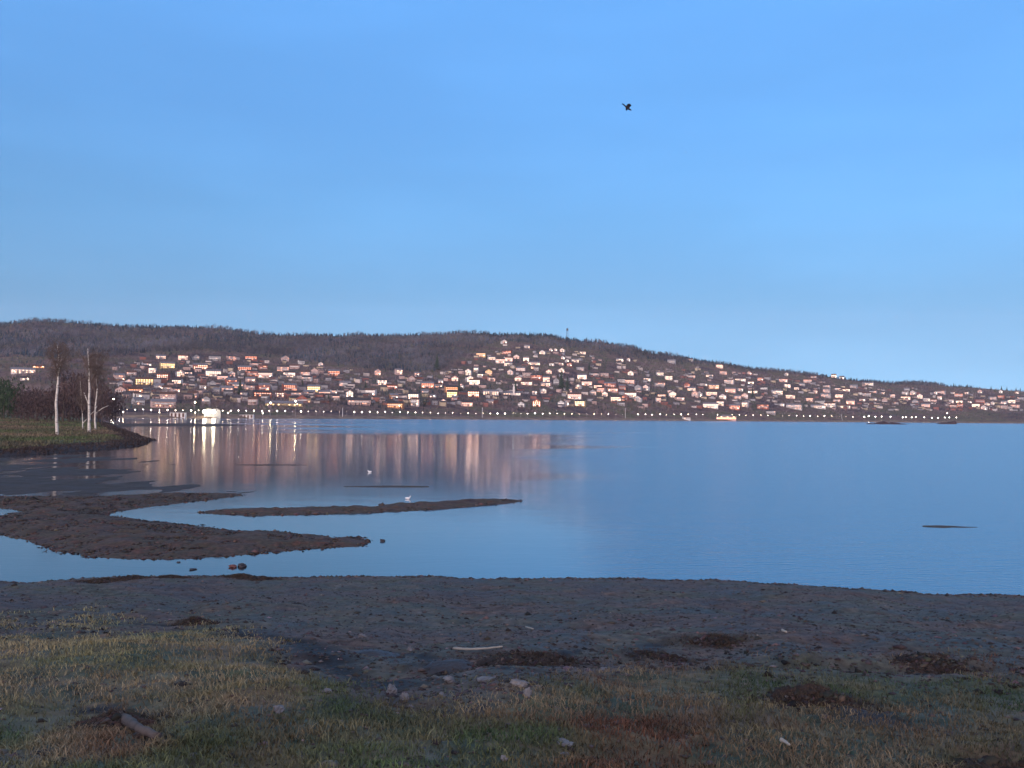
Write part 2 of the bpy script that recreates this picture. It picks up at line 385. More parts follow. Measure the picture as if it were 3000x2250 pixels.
A_OUT = [(-500, 1462), (0, 1456), (300, 1455), (500, 1447), (700, 1446), (712, 1451), (600, 1466), (450, 1483), (340, 1500), (310, 1510), (410, 1522), (600, 1543), (680, 1555), (820, 1557), (950, 1570), (980, 1577), (1010, 1573), (1060, 1575), (1092, 1585), (1060, 1600), (960, 1606), (900, 1610), (700, 1628), (560, 1637), (400, 1640), (250, 1632), (150, 1615), (100, 1592), (60, 1577), (0, 1568), (-500, 1550), (-500, 1525), (-60, 1515), (0, 1511), (40, 1503), (62, 1497), (30, 1491), (0, 1489), (-120, 1487), (-500, 1490)]
tag(flat('mud_spit', A_OUT, .12, .10, .16, .45, .10, spit_mat, jag=.25), kind='structure')
B_OUT = [(575, 1501), (640, 1494), (800, 1490), (1000, 1486), (1075, 1484), (1092, 1487), (1130, 1479), (1300, 1471), (1430, 1464), (1500, 1464), (1532, 1468), (1500, 1474), (1400, 1483), (1300, 1492), (1100, 1502), (900, 1508), (750, 1510), (650, 1508)]
tag(flat('sandbar', B_OUT, .1, .14, .14, .4, .08, spit_mat, jag=.12), kind='structure')
for nm, o_ in (('sandbar', [(690, 1361), (780, 1360), (900, 1361.5), (900, 1363), (780, 1364), (690, 1363)]),
               ('sandbar', [(1000, 1424), (1100, 1423), (1250, 1424.5), (1250, 1427), (1120, 1428), (1000, 1426)]),
               ('sandbar', [(2718, 1541), (2760, 1541), (2860, 1544), (2860, 1546), (2760, 1546), (2718, 1544)])):
    tag(flat(nm, o_, .12, .05, .015, .5, .012, spit_mat, jag=.45), kind='structure')
# thin mud line under the far left shore
tag(flat('sandbar', [(150, 1240), (330, 1244), (450, 1242), (640, 1244), (740, 1246), (640, 1248.5), (450, 1248), (330, 1250), (150, 1250)], 1.2, .05, .35, 4, .1, spit_mat, pad=8, jag=2.5), kind='structure')

# mud patches added to darken the reflecting shallows between point and spit
q_ = [(-500, 1345), (0, 1344), (200, 1338), (310, 1332), (300, 1360), (250, 1400), (420, 1432), (520, 1450), (300, 1458), (-500, 1464)]
P_ = [(on_z(a, b).x, on_z(a, b).y) for a, b in q_]; GX, GY = np.meshgrid(np.arange(-62, -12, .22), np.arange(37, 78, .22)); s_ = sdf(P_, GX, GY)
z_ = (fbm(GX/1.6+4, GY/3.4, 5)+.03+np.clip(s_*.12, -1.5, .06))*.06
shm = mud_material('darkening_mud', [(.022, .015, .014), (.045, .030, .024), (.03, .024, .018)], .9, .7)
tag(add('darkening_patches', np_mesh('darkening_patches', np.stack([GX, GY, np.clip(z_, -.2, .035)], -1).reshape(-1, 3), grid_faces(*GX.shape), shm, True)), kind='structure')

# the wooded point on the left
PT = [(-900, 1337), (-300, 1337), (0, 1335), (120, 1331), (200, 1325), (330, 1314), (410, 1305), (448, 1296), (440, 1287), (400, 1272), (350, 1256), (325, 1244), (300, 1234), (290, 1224), (270, 1218.5)]
W = [on_z(a, b) for a, b in PT]; P = [(p.x, p.y) for p in W]+[(-330, 1000), (-1200, 1000), (-1200, 60)]
P_POINT = P
us = np.linspace(-1.25, -.34, 330); Ysr = np.geomspace(62, 1000, 300); UU, YY = np.meshgrid(us, Ysr); XX = UU*YY
s_ = sdf(P, XX, YY)+fbm(XX/5, YY/5, 4)*1.6
point_h = np.where(s_ > 0, np.minimum(.30*np.clip(s_/1.6, 0, 1)+np.clip(s_-2, 0, 40)*.032, 1.7)+fbm(XX/3, YY/3, 4)*.16*np.clip(s_/2, .3, 1), np.maximum(s_*.15, -.5))
def point_at(x, y):
    s = float(sdf(P, np.array([x]), np.array([y]))[0]); return min(.30+max(s-2, 0)*.032, 1.7)
m, nt, b = mat_new('point_grass', rough=.95)
r, n_, mp = noise_col(nt, [(.07, .055, .045), (.13, .11, .065), (.075, .12, .05), (.15, .12, .085)], .35, detail=10, lo=.36, hi=.64, rough=.75)
tc = nt.nodes.new('ShaderNodeNewGeometry'); sp = nt.nodes.new('ShaderNodeSeparateXYZ'); nt.links.new(tc.outputs['Position'], sp.inputs[0])
mr = nt.nodes.new('ShaderNodeMapRange'); mr.inputs[1].default_value = .34; mr.inputs[2].default_value = .62; nt.links.new(sp.outputs[2], mr.inputs[0])
nt.links.new(mixc(nt, (.04, .03, .03), r.outputs[0], mr.outputs[0]), b.inputs['Base Color']); bump(nt, b, n_.outputs[0], .8, .2)
tag(add('shore_meadow', np_mesh('shore_meadow', np.stack([XX, YY, point_h], -1).reshape(-1, 3), grid_faces(*XX.shape), m, True)), kind='structure')

# ------------------------------------------------------------------ near bank
WL = [(-2500, 1700), (-600, 1712), (0, 1707), (100, 1705), (250, 1694), (390, 1686), (420, 1691), (480, 1684), (550, 1689), (700, 1690), (770, 1694), (1000, 1692), (1200, 1690), (1400, 1697), (1600, 1699), (1800, 1697), (2000, 1700), (2200, 1704), (2400, 1721), (2600, 1734), (2800, 1741), (3000, 1747), (3600, 1765), (5500, 1800)]
wl = [on_z(a, b) for a, b in WL]; wlx = np.array([p.x for p in wl]); wly = np.array([p.y for p in wl])
def bank(x, y):
    yw = np.interp(x, wlx, wly)+fbm(np.asarray(x)/1.1, np.asarray(x)*0+3, 4)*.35
    d = yw-y
    z = np.where(d > 0, np.minimum(.05*np.clip(d/.25, 0, 1)+2.0*np.clip((d-.2)/16.3, 0, 1.05)**1.05, 2.1), np.maximum(d*.12, -.5))
    k = np.clip(d/2, 0, 1)
    z = z+k*(fbm(x/2.6, y/2.6, 3)*.13+fbm(x/.5, y/.4, 3)*.05)+np.where(d > -.2, 1, 0)*fbm(x/.16+5, y/.2, 3)*.018
    for (cx, cy, rx, ry, h) in MOUNDS:
        z = z+h*np.exp(-(((x-cx)/rx)**2+((y-cy)/ry)**2)*1.0)
    return z
MOUNDS = []
def ground_at(px, py, it=10):
    d = ray(px, py); Y = 8.0
    lo, hi = 2.0, 24.0
    Ys = np.linspace(lo, hi, 800); g = bank(d.x*Ys, Ys); zr = CAMZ+d.z*Ys
    k = np.nonzero(g >= zr)[0]; k = k[0] if len(k) else 799
    return Vector((d.x*Ys[k], Ys[k], float(g[k])))
MS = []   # mound pixel specs: centre px,py, half width px, half height px, height m
for (a, b_, hw, hh, h) in ((1290, 1945, 300, 30, -.13), (2000, 1905, 110, 35, -.07), (900, 1930, 160, 40, -.07), (2480, 1880, 300, 25, .08), (700, 2040, 260, 60, .06), (2480, 1950, 500, 14, -.06), (1680, 1890, 190, 22, .12), (2950, 2210, 150, 40, -.15)):
    c = ground_at(a, b_); MS.append((c.x, c.y, hw/F*c.y, hh/F*c.y*c.y/1.9, h))
MOUNDS = MS
rows = np.concatenate([np.linspace(-12, 2.4, 25), np.geomspace(2.6, 26, 620)])
us = np.linspace(-1, 1, 900); XX = np.zeros((len(rows), len(us))); YY = np.zeros_like(XX)
for i, y in enumerate(rows): XX[i] = us*max(.66*abs(y), 2.5)*1.25; YY[i] = y
# outer wings so that the bank goes on to the sides
XX = np.c_[XX[:, :1]-60, XX[:, :1]-15, XX, XX[:, -1:]+15, XX[:, -1:]+60]; YY = np.c_[YY[:, :2], YY, YY[:, -2:]]
ZZ = bank(XX, YY)
GRASS = tab([(-500, 1830), (0, 1832), (250, 1835), (600, 1838), (720, 1860), (850, 1920), (980, 1985), (1050, 2050), (1200, 2080), (1500, 2080), (1620, 2030), (1800, 1985), (2100, 1955), (2500, 1960), (3000, 1980), (3500, 1990)])
def grassy(x, y):
    x = np.asarray(x, float); y = np.asarray(y, float); z = 2.0*np.clip((np.interp(x, wlx, wly)-y)/16.5, 0, 1)
    yy = np.maximum(y, .5); px = 1500+F*x/yy; py = hz(px)-F*(z-CAMZ)/yy
    return np.clip(.5+(py-GRASS(px))/70+fbm(x/.8, y/.8, 4)*1.1, 0, 1)*1.0
G = grassy(XX, YY)
def seg_dist(pts, x, y):
    Q = [ground_at(a, b_) for a, b_ in pts]; d = np.full(x.shape, 1e9)
    for a, b_ in zip(Q[:-1], Q[1:]):
        ex, ey = b_.x-a.x, b_.y-a.y; tt = np.clip(((x-a.x)*ex+(y-a.y)*ey)/(ex*ex+ey*ey), 0, 1); d = np.minimum(d, np.hypot(x-a.x-ex*tt, (y-a.y-ey*tt)))
    return d
wob = fbm(XX/.5, YY/.35, 4)
wet = np.zeros_like(XX)
for pts, wd in (([(700, 1850), (860, 1880), (960, 1925), (1010, 1975), (1130, 2010)], .26), ([(1060, 1902), (1200, 1915), (1290, 1946), (1450, 1952), (1560, 1930), (1700, 1905)], .10), ([(1260, 1952), (1480, 1958)], .12), ([(1290, 2088), (1380, 2080)], .12), ([(1920, 1890), (1860, 1925)], .14), ([(2200, 1905), (2600, 1912)], .07), ([(180, 1820), (600, 1828)], .09), ([(2380, 2030), (2480, 2040), (2560, 2110)], .22), ([(230, 2085), (330, 2080), (430, 2110), (470, 2200)], .10)):
    wet = np.maximum(wet, np.clip(1.25-seg_dist(pts, XX, YY)/(wd*(1+.9*wob)), 0, 1))
shade = np.c_[G.ravel(), np.clip(wet, 0, 1).ravel(), np.zeros(G.size)]
m, nt, b = mat_new('bank_ground', rough=.9, spec=.35)
at = nt.nodes.new('ShaderNodeAttribute'); at.attribute_name = 'tint'; sp = nt.nodes.new('ShaderNodeSeparateColor'); nt.links.new(at.outputs['Color'], sp.inputs[0])
rm, nm_, _ = noise_col(nt, [(.03, .023, .020), (.064, .050, .043), (.10, .084, .072), (.042, .032, .027)], .9, detail=9, lo=.3, hi=.7, rough=.7)
rm2, nm2, _ = noise_col(nt, [(.5, .5, .5), (1, 1, 1), (1.6, 1.6, 1.6)], 9, detail=8, lo=.3, hi=.72)
rg, ng, _ = noise_col(nt, [(.05, .034, .02), (.04, .055, .028), (.13, .105, .06), (.07, .052, .035)], 1.3, detail=9, lo=.3, hi=.7, rough=.7)
mud = mixc(nt, rm.outputs[0], rm2.outputs[0], 1.0, 'MULTIPLY'); gr = mixc(nt, rg.outputs[0], rm2.outputs[0], 1.0, 'MULTIPLY')
rp_, np_, _ = noise_col(nt, [(.62, .56, .68), (1.15, .9, .85), (.8, .95, .78), (1.5, 1.4, 1.35)], .55, detail=5, lo=.3, hi=.7)
both = mixc(nt, mixc(nt, mud, gr, sp.outputs[0]), rp_.outputs[0], .85, 'MULTIPLY')
nt.links.new(mixc(nt, both, (.014, .011, .012), sp.outputs[1]), b.inputs['Base Color'])
mr = nt.nodes.new('ShaderNodeMapRange'); mr.inputs[1].default_value = .35; mr.inputs[2].default_value = .65; mr.inputs[3].default_value = .55; mr.inputs[4].default_value = .95
nt.links.new(nm_.outputs[0], mr.inputs[0]); nt.links.new(mr.outputs[0], b.inputs['Roughness'])
bump(nt, b, nm2.outputs[0], .9, .02)
tag(add('bank', np_mesh('bank', np.stack([XX, YY, ZZ], -1).reshape(-1, 3), grid_faces(*XX.shape), m, True, shade)), kind='structure')

# grass, as countless short matted blades
def blades(n, y0, y1, dens_fn, hmin, hmax, wid, colfn):
    y = np.exp(rng.uniform(math.log(y0), math.log(y1), n)); x = rng.uniform(-.72, .72, n)*y*1.05
    k = dens_fn(x, y) > rng.random(n); x, y = x[k], y[k]; n = len(x); z = bank(x, y)
    a = rng.random(n)*6.283; h = rng.uniform(hmin, hmax, n)*(.8+.5*fbm(x/.6, y/.6, 3)); lean = rng.uniform(.3, 1.6, n)*h; la = rng.random(n)*6.283
    wd = wid*rng.uniform(.6, 1.4, n)*np.maximum(1, y/7)
    dx, dy = np.cos(a)*wd, np.sin(a)*wd; lx, ly = np.cos(la)*lean, np.sin(la)*lean
    V = np.stack([np.c_[x-dx, y-dy, z-.01], np.c_[x+dx, y+dy, z-.01], np.c_[x+dx*.7+lx*.45, y+dy*.7+ly*.45, z+h*.6], np.c_[x-dx*.7+lx*.45, y-dy*.7+ly*.45, z+h*.6], np.c_[x+lx, y+ly, z+h*.85]], 1).reshape(-1, 3)
    i = np.arange(n)*5; Fc = np.concatenate([np.c_[i, i+1, i+2], np.c_[i, i+2, i+3], np.c_[i+3, i+2, i+4]])
    c = colfn(x, y, n); return V, Fc, np.repeat(c, 5, 0)
def gcol(x, y, n):
    dry = np.array([.25, .20, .12]); grn = np.array([.06, .10, .04]); brn = np.array([.12, .058, .035]); tan = np.array([.36, .31, .155])
    q = fbm(x/.9+3, y/.9, 3); q2 = fbm(x/.7+30, y/.7+8, 3); u = x/y
    wg = np.clip(.35+q*1.6+np.where(y < 6, .15, 0), 0, 1)[:, None]; wb = np.clip(.25+q2*1.4, 0, 1)[:, None]
    wt = np.clip((-.10-u)*2+.3, 0, 1)[:, None]*np.clip((y-5.5)/3, 0, 1)[:, None]
    px = 1500+F*x/y
    py = hz(px)+F*(CAMZ-bank(x, y))/y
    for (a, b_, ra, rb, kk) in ((640, 2150, 220, 60, 1), (1100, 2190, 330, 60, 1), (60, 2140, 90, 60, 1), (2180, 2070, 90, 90, .7), (2900, 2050, 120, 80, .7), (1350, 2190, 250, 40, .8)): wg = np.maximum(wg, (kk*np.exp(-((px-a)/ra)**2-((py-b_)/rb)**2)*(1+.6*q))[:, None])
    for (a, b_, ra, rb, kk) in ((360, 2170, 130, 60, 1), (1750, 2240, 260, 35, 1), (1200, 2060, 120, 40, .6), (2000, 2200, 500, 40, .6), (400, 2060, 90, 30, .8), (2650, 2120, 200, 60, .6)): wb = np.maximum(wb, (kk*np.exp(-((px-a)/ra)**2-((py-b_)/rb)**2)*(1+.6*q))[:, None]); wg = wg*(1-(kk*np.exp(-((px-a)/ra)**2-((py-b_)/rb)**2))[:, None])
    wg = np.clip(wg, 0, 1); wb = np.clip(wb, 0, 1)
    c = (dry*(1-wb)+brn*wb)*(1-wg)+grn*wg; c = c*(1-wt*.62)+tan*wt*.62
    return c*rng.uniform(.5, 1.5, (n, 1))*np.clip(1-.35*(u+.1), .7, 1.2)[:, None]  # blades darken towards the right: vignetting put into their colour
V, Fc, C = blades(280000, 3.3, 13, lambda x, y: grassy(x, y)*np.clip(.75+.8*fbm(x/.35, y/.35, 3), .25, 1), .014, .062, .0024, gcol)
gm = tint_mat('grass_blade', .8)
tag(add('grass', np_mesh('grass', V, Fc, gm, False, C)), label='short matted brown and green grass on the near bank', cat='grass', kind='stuff')
# clods and pebbles on the mud, and along the water's edge
def pebbles(n):
    y = np.exp(rng.uniform(math.log(4), math.log(21), n)); x = rng.uniform(-.72, .72, n)*y
    k = (rng.random(n) > grassy(x, y)*.85); x, y = x[k], y[k]
    ne = 2600; xe = rng.uniform(-15, 15, ne); ye = np.interp(xe, wlx, wly)-np.abs(rng.normal(0, .35, ne)); x = np.r_[x, xe]; y = np.r_[y, ye]
    n = len(x); z = bank(x, y); s = rng.gamma(1.5, .0055, n)+.005; s[-ne:] = rng.gamma(1.6, .014, ne)+.010; s = np.minimum(s, .06)
    base = np.array([(1, 0, 0), (-1, 0, 0), (0, 1, 0), (0, -1, 0), (0, 0, 1), (0, 0, -1)], float); f = np.array([(0, 2, 4), (2, 1, 4), (1, 3, 4), (3, 0, 4), (2, 0, 5), (1, 2, 5), (3, 1, 5), (0, 3, 5)])
    sc3 = np.stack([s*rng.uniform(.8, 1.6, n), s*rng.uniform(.8, 1.4, n), s*rng.uniform(.3, .7, n)], 1)
    V = base[None]*sc3[:, None]*rng.uniform(.7, 1.3, (n, 6, 1)); a = rng.random(n)*6.283; c_, s_ = np.cos(a)[:, None], np.sin(a)[:, None]
    V = np.stack([V[..., 0]*c_-V[..., 1]*s_+x[:, None], V[..., 0]*s_+V[..., 1]*c_+y[:, None], V[..., 2]+z[:, None]], -1).reshape(-1, 3)
    Fc = (f[None]+(np.arange(n)*6)[:, None, None]).reshape(-1, 3)
    c = np.array([.07, .056, .052])*rng.gamma(4, .25, (n, 1))*rng.uniform(.85, 1.15, (n, 3)); c[rng.random(n) < .004] *= 3
    return V, Fc, np.repeat(np.clip(c, .015, .5), 6, 0)
V, Fc, C = pebbles(42000)
tag(add('gravel', np_mesh('gravel', V, Fc, tint_mat('clod', .8), False, C)), label='dark clods and pebbles strewn over the muddy shore', cat='gravel', kind='stuff')

# ------------------------------------------------------------------ houses on the far hillside
WALLC = {'white': (.62, .60, .58), 'pink': (.50, .36, .33), 'red': (.30, .10, .075), 'yellow': (.55, .43, .22), 'grey': (.30, .30, .32), 'orange': (.42, .22, .12)}  # yellow and orange: glow of lit fronts put into the wall colour
WALLM = {k: noisy_mat('wall_'+k, [tuple(x*.85 for x in c), tuple(min(x*1.1, .8) for x in c)], .6, bd=0) for k, c in WALLC.items()}
ROOFM = {'dark': noisy_mat('roof_dark', [(.035, .033, .04), (.06, .055, .06)], .8, bd=0), 'brown': noisy_mat('roof_brown', [(.085, .045, .035), (.12, .065, .05)], .8, bd=0), 'grey': noisy_mat('roof_grey', [(.13, .13, .15), (.18, .18, .2)], .8, bd=0)}
trim_m = mat_new('trim_white', (.7, .7, .68))[0]; brick_m = noisy_mat('chimney_brick', [(.2, .09, .06), (.28, .13, .09)], 3, bd=0)
dark_glass = mat_new('dark_window_glass', (.02, .025, .035), .12, .6)[0]
LIT = {'warm': emit_mat('lit_window_warm', (1, .37, .21), .55), 'white': emit_mat('lit_window_white', (1, .53, .33), .9), 'yellow': emit_mat('lit_window_yellow', (1, .60, .26), .75), 'orange': emit_mat('lit_window_orange', (1, .34, .13), .6)}
PORCH = emit_mat('porch_lamp_glow', (1, .70, .48), 6.0)
_win = {}
def win_mesh(w_, h_, key):
    k = (round(w_, 1), round(h_, 1), key)
    if k not in _win:
        w_, h_, key = k; mb = MB(); mb.box(-w_/2-.1, w_/2+.1, -.04, .06, -.1, h_+.1)
        n0 = len(mb.f); mb.box(-w_/2, -.04, -.07, .0, 0, h_); mb.box(.04, w_/2, -.07, .0, 0, h_)
        me = mb.mesh('window'); me.materials.append(trim_m); me.materials.append(LIT[key] if key in LIT else dark_glass)
        for i, p in enumerate(me.polygons): p.material_index = 1 if i >= n0 else 0
        _win[k] = me
    return _win[k]
_porch = MB().ball((0, -.25, 0), .30, 8, 5).box(-.05, .05, -.25, .05, -.05, .05).mesh('porch_lamp', PORCH)
_door = MB().box(-.5, .5, -.06, .04, 0, 2.1).box(-.4, .4, -.09, 0, .1, 2.0).mesh('door', mat_new('door_paint', (.14, .06, .04))[0])
def house(name, loc, rz, W, D, floors, wall, roof, lit, style='side', nlit=1.0, porch=0, r=None):
    """gabled house; local -y is the front. style side: ridge along x, gable: ridge along y"""
    r = r or random; fh = 2.7; Hh = floors*fh+.4; root = add(name, None, loc=loc); root.rotation_euler.z = rz; root.empty_display_size = 3
    rp = min(W, D)*.5*.62 if style == 'gable' else D*.5*.6
    mb = MB()
    if style == 'side':
        pts = [(-D/2, -4), (D/2, -4), (D/2, Hh), (0, Hh+rp), (-D/2, Hh)]
        b = len(mb.v); n = 5; mb.v += [(-W/2, y, z) for y, z in pts]+[(W/2, y, z) for y, z in pts]
        mb.f.append([b+i for i in reversed(range(n))]); mb.f.append([b+n+i for i in range(n)])
        for i in range(n): j = (i+1) % n; mb.f.append([b+i, b+j, b+n+j, b+n+i])
    else:
        rp = W*.5*.62; mb.prism([(-W/2, -4), (W/2, -4), (W/2, Hh), (0, Hh+rp), (-W/2, Hh)], -D/2, D/2)
    add('wall', mb.mesh('wall', WALLM[wall]), root)
    mb = MB(); ov = .5; th = .22
    if style == 'side':
        e = D/2+ov; s = rp/(D/2); q = [(-e, Hh-s*ov+.06), (0, Hh+rp+.06), (e, Hh-s*ov+.06), (e, Hh-s*ov+.06+th), (0, Hh+rp+.06+th), (-e, Hh-s*ov+.06+th)]
        b = len(mb.v); n = 6; mb.v += [(-W/2-ov, y, z) for y, z in q]+[(W/2+ov, y, z) for y, z in q]
        mb.f += [[b+0, b+1, b+4, b+5][::-1], [b+1, b+2, b+3, b+4][::-1], [b+6, b+7, b+10, b+11], [b+7, b+8, b+9, b+10]]
        for i in range(n): j = (i+1) % n; mb.f.append([b+i, b+j, b+n+j, b+n+i])
    else:
        e = W/2+ov; s = rp/(W/2); q = [(-e, Hh-s*ov+.06), (0, Hh+rp+.06), (e, Hh-s*ov+.06), (e, Hh-s*ov+.06+th), (0, Hh+rp+.06+th), (-e, Hh-s*ov+.06+th)]
        b = len(mb.v); n = 6; mb.v += [(x, -D/2-ov, z) for x, z in q]+[(x, D/2+ov, z) for x, z in q]
        mb.f += [[b+0, b+1, b+4, b+5], [b+1, b+2, b+3, b+4], [b+6, b+7, b+10, b+11][::-1], [b+7, b+8, b+9, b+10][::-1]]
        for i in range(n): j = (i+1) % n; mb.f.append([b+i, b+n+i, b+n+j, b+j])
    rf = add('roof', mb.mesh('roof', ROOFM[roof]), root)
    cx = W*.18; cz = Hh+rp if style == 'side' else Hh+rp-abs(cx)*.62
    add('chimney', MB().box(cx-.35, cx+.35, -.3, .3, cz-.6, cz+1.1).mesh('chimney', brick_m), rf)
    nw = max(2, min(7, int(W/2.6))); yf = -D/2
    for fl in range(floors):
        for i in range(nw):
            if fl == 0 and i == nw//2: continue
            key = lit if r.random() < nlit else 'dark'
            o = add('window', win_mesh(min(1.25, W/nw*.5), 1.05, key), root); o.location = (-W/2+W*(i+.5)/nw, yf-.01, fl*fh+.95)
    if style == 'gable' and rp > 1.6:
        o = add('window', win_mesh(1.1, 1.0, lit if r.random() < nlit else 'dark'), root); o.location = (0, yf-.01, Hh+.15)
    o = add('door', _door, root); o.location = (-W/2+W*(nw//2+.5)/nw, yf-.01, .1)
    if porch:
        for k in range(porch):
            o = add('porch_lamp', _porch, root); o.location = ((-.35+.7*k)*W if porch > 1 else (W*.32), yf-.03, 2.7)
    if floors > 1 and W > 9:
        bz = fh+.25; mb = MB().box(-W*.42, W*.42, yf-1.5, yf-.02, bz, bz+.16).box(-W*.42, W*.42, yf-1.5, yf-1.42, bz+.16, bz+1.05)
        add('balcony', mb.mesh('balcony', trim_m if wall != 'white' else WALLM['grey']), root)
    return root

# pixel traces: crop origin and scale, then x, y, w, h, wall, lights
A_ = (300, 950, .3165, """540,310,80,25,grey,w;600,385,150,50,yellow,Y;465,430,60,50,white,w;745,315,80,40,pink,w;865,315,60,30,grey,d;1040,315,100,50,grey,d;155,480,90,100,pink,p;390,525,150,80,yellow,Y;565,485,100,70,red,w;715,465,60,50,grey,w;695,535,80,40,white,w;525,585,80,50,grey,p;300,615,120,60,orange,O;905,400,130,50,red,w;870,425,60,40,white,w;1025,455,140,60,white,W;930,582,50,50,white,p;840,655,80,60,pink,m;610,680,130,80,pink,m;560,745,220,50,pink,m;1195,465,60,40,white,w;1380,300,130,80,red,o;1320,410,120,70,red,W;1390,460,100,50,red,m;1510,470,120,60,white,W;1690,320,60,60,pink,d;1840,357,50,20,white,d;1730,470,100,50,white,w;1670,410,100,60,pink,m;1880,460,90,60,pink,m;1965,450,70,50,pink,d;2020,385,40,40,white,p;2140,450,100,60,red,o;1190,540,90,60,red,m;1150,605,110,55,pink,m;1060,630,60,30,grey,d;1495,580,90,80,red,p;1480,650,150,45,red,o;1730,585,120,70,red,o;1770,650,150,50,pink,m;1960,590,110,90,yellow,Y;2050,640,100,50,white,W;2140,635,40,35,white,p;2160,685,60,40,white,w;1310,650,60,50,grey,d;330,730,90,40,grey,d;1010,560,60,40,grey,d;180,560,60,50,grey,d;960,720,70,40,grey,d;1395,720,80,40,pink,d""")
B_ = (900, 930, .3165, """390,720,60,60,white,W;590,700,90,60,white,p;560,745,100,50,white,w;480,795,200,30,pink,m;650,510,50,60,pink,p;690,600,80,60,white,w;845,500,60,60,pink,w;960,570,60,40,pink,d;1015,530,40,30,pink,p;1115,620,110,80,red,W;1330,665,110,60,orange,O;1340,715,90,55,yellow,Y;1235,600,40,30,white,p;800,735,70,50,orange,p;820,815,140,50,orange,O;985,735,90,60,white,W;1000,790,70,60,white,p;1165,735,50,20,white,w;1260,790,40,40,white,p;1475,800,100,50,pink,w;1690,785,60,50,pink,p;1540,690,100,100,red,W;1500,575,60,50,white,W;1550,600,90,50,white,W;1495,515,50,40,white,w;1565,485,40,50,white,w;1370,570,60,40,pink,w;1610,330,80,80,yellow,W;1705,380,60,30,white,w;1785,400,80,50,white,W;1850,320,80,50,red,w;1860,390,70,40,white,W;1860,437,70,25,white,w;1820,233,50,20,white,p;1935,370,50,30,white,w;2025,390,50,40,white,W;2095,430,110,30,white,W;2100,465,60,30,red,w;1680,520,60,40,yellow,w;1600,540,50,25,white,w;2120,800,70,60,red,W;1180,790,50,40,grey,d;700,770,50,40,grey,d;1090,700,60,35,grey,d;870,600,60,40,grey,d;1370,760,60,40,red,d;1430,640,50,40,grey,p""")
C_ = (1300, 950, .3165, """770,210,50,25,white,p;915,268,50,25,white,w;990,245,25,18,white,p;1035,247,25,18,white,p;1100,247,40,22,white,w;1285,268,50,20,white,w;760,330,40,35,white,p;1000,375,40,25,white,p;1085,370,40,22,pink,p;1140,345,30,22,white,p;1215,343,60,20,white,w;1105,315,30,25,white,p;1630,335,60,20,white,w;1710,332,30,25,white,p;1085,430,50,30,white,w;975,445,50,30,pink,w;860,490,110,50,red,p;950,515,60,40,pink,w;690,510,60,30,pink,w;770,550,100,30,pink,w;950,560,90,30,pink,w;1280,490,80,40,white,W;1325,553,90,40,white,W;1250,590,50,20,white,w;1430,580,70,30,pink,w;1540,560,100,60,red,m;1560,610,90,30,pink,W;1730,650,100,60,white,W;1210,670,120,50,white,W;1265,738,90,50,yellow,W;1130,743,40,30,white,p;840,637,30,25,white,p;920,632,50,22,white,w;1490,655,50,30,white,w;1590,690,90,60,pink,w;1730,455,50,30,white,w;1725,520,80,70,pink,m;1885,510,60,30,white,w;2000,460,60,25,white,w;2080,495,60,40,white,w;1875,595,50,40,white,p;2000,555,90,50,grey,m;2090,625,30,25,white,p;2115,660,60,40,white,w;1985,700,40,50,white,w;2110,350,70,30,grey,d;1480,465,80,50,pink,d;620,450,50,25,white,w;440,510,60,30,pink,m;1040,540,50,40,grey,d;1650,590,60,40,red,d;1380,640,60,30,grey,m;1090,740,60,35,grey,d;720,750,60,40,grey,d;1800,600,60,40,grey,d;1640,740,60,35,grey,d""")
D_ = (1900, 950, .3165, """390,335,40,20,white,p;655,390,60,30,pink,w;240,350,70,30,grey,d;565,480,60,20,white,w;690,450,60,30,pink,m;850,517,90,20,white,w;935,455,40,25,pink,p;945,540,50,30,white,W;520,560,35,30,white,p;600,575,90,50,orange,w;760,605,100,60,pink,W;850,605,40,30,white,w;965,630,80,20,white,W;1070,595,60,30,grey,d;430,650,60,50,pink,m;580,640,110,50,pink,w;475,655,40,40,white,p;685,675,60,30,white,w;665,735,60,40,white,w;575,760,130,40,white,W;800,770,90,50,red,w;895,745,50,40,white,w;1055,755,100,60,red,m;1190,630,90,40,white,w;1310,670,80,40,pink,w;1370,595,40,25,white,w;1240,750,30,25,white,p;1350,765,140,40,white,m;1490,690,60,60,pink,w;1640,655,100,50,grey,m;1570,768,120,22,white,w;1680,745,100,50,white,w;1740,705,60,30,grey,m;1820,765,80,30,white,w;1870,710,70,70,pink,W;1715,475,40,30,white,W;1790,487,40,25,white,p;1830,612,60,20,white,w;1900,580,60,30,grey,m;2030,555,100,18,white,w;1750,600,50,25,grey,m;1650,575,60,25,grey,m;1530,490,50,25,grey,m;1275,465,30,25,white,p;350,872,60,20,white,m;400,605,70,25,grey,w;400,485,60,25,grey,m;1130,820,80,25,grey,d;1100,500,50,25,grey,d;1420,560,50,22,grey,m;1950,640,60,25,grey,m;2080,625,60,25,grey,m;1980,700,50,25,grey,p;1540,625,40,30,pink,p""")
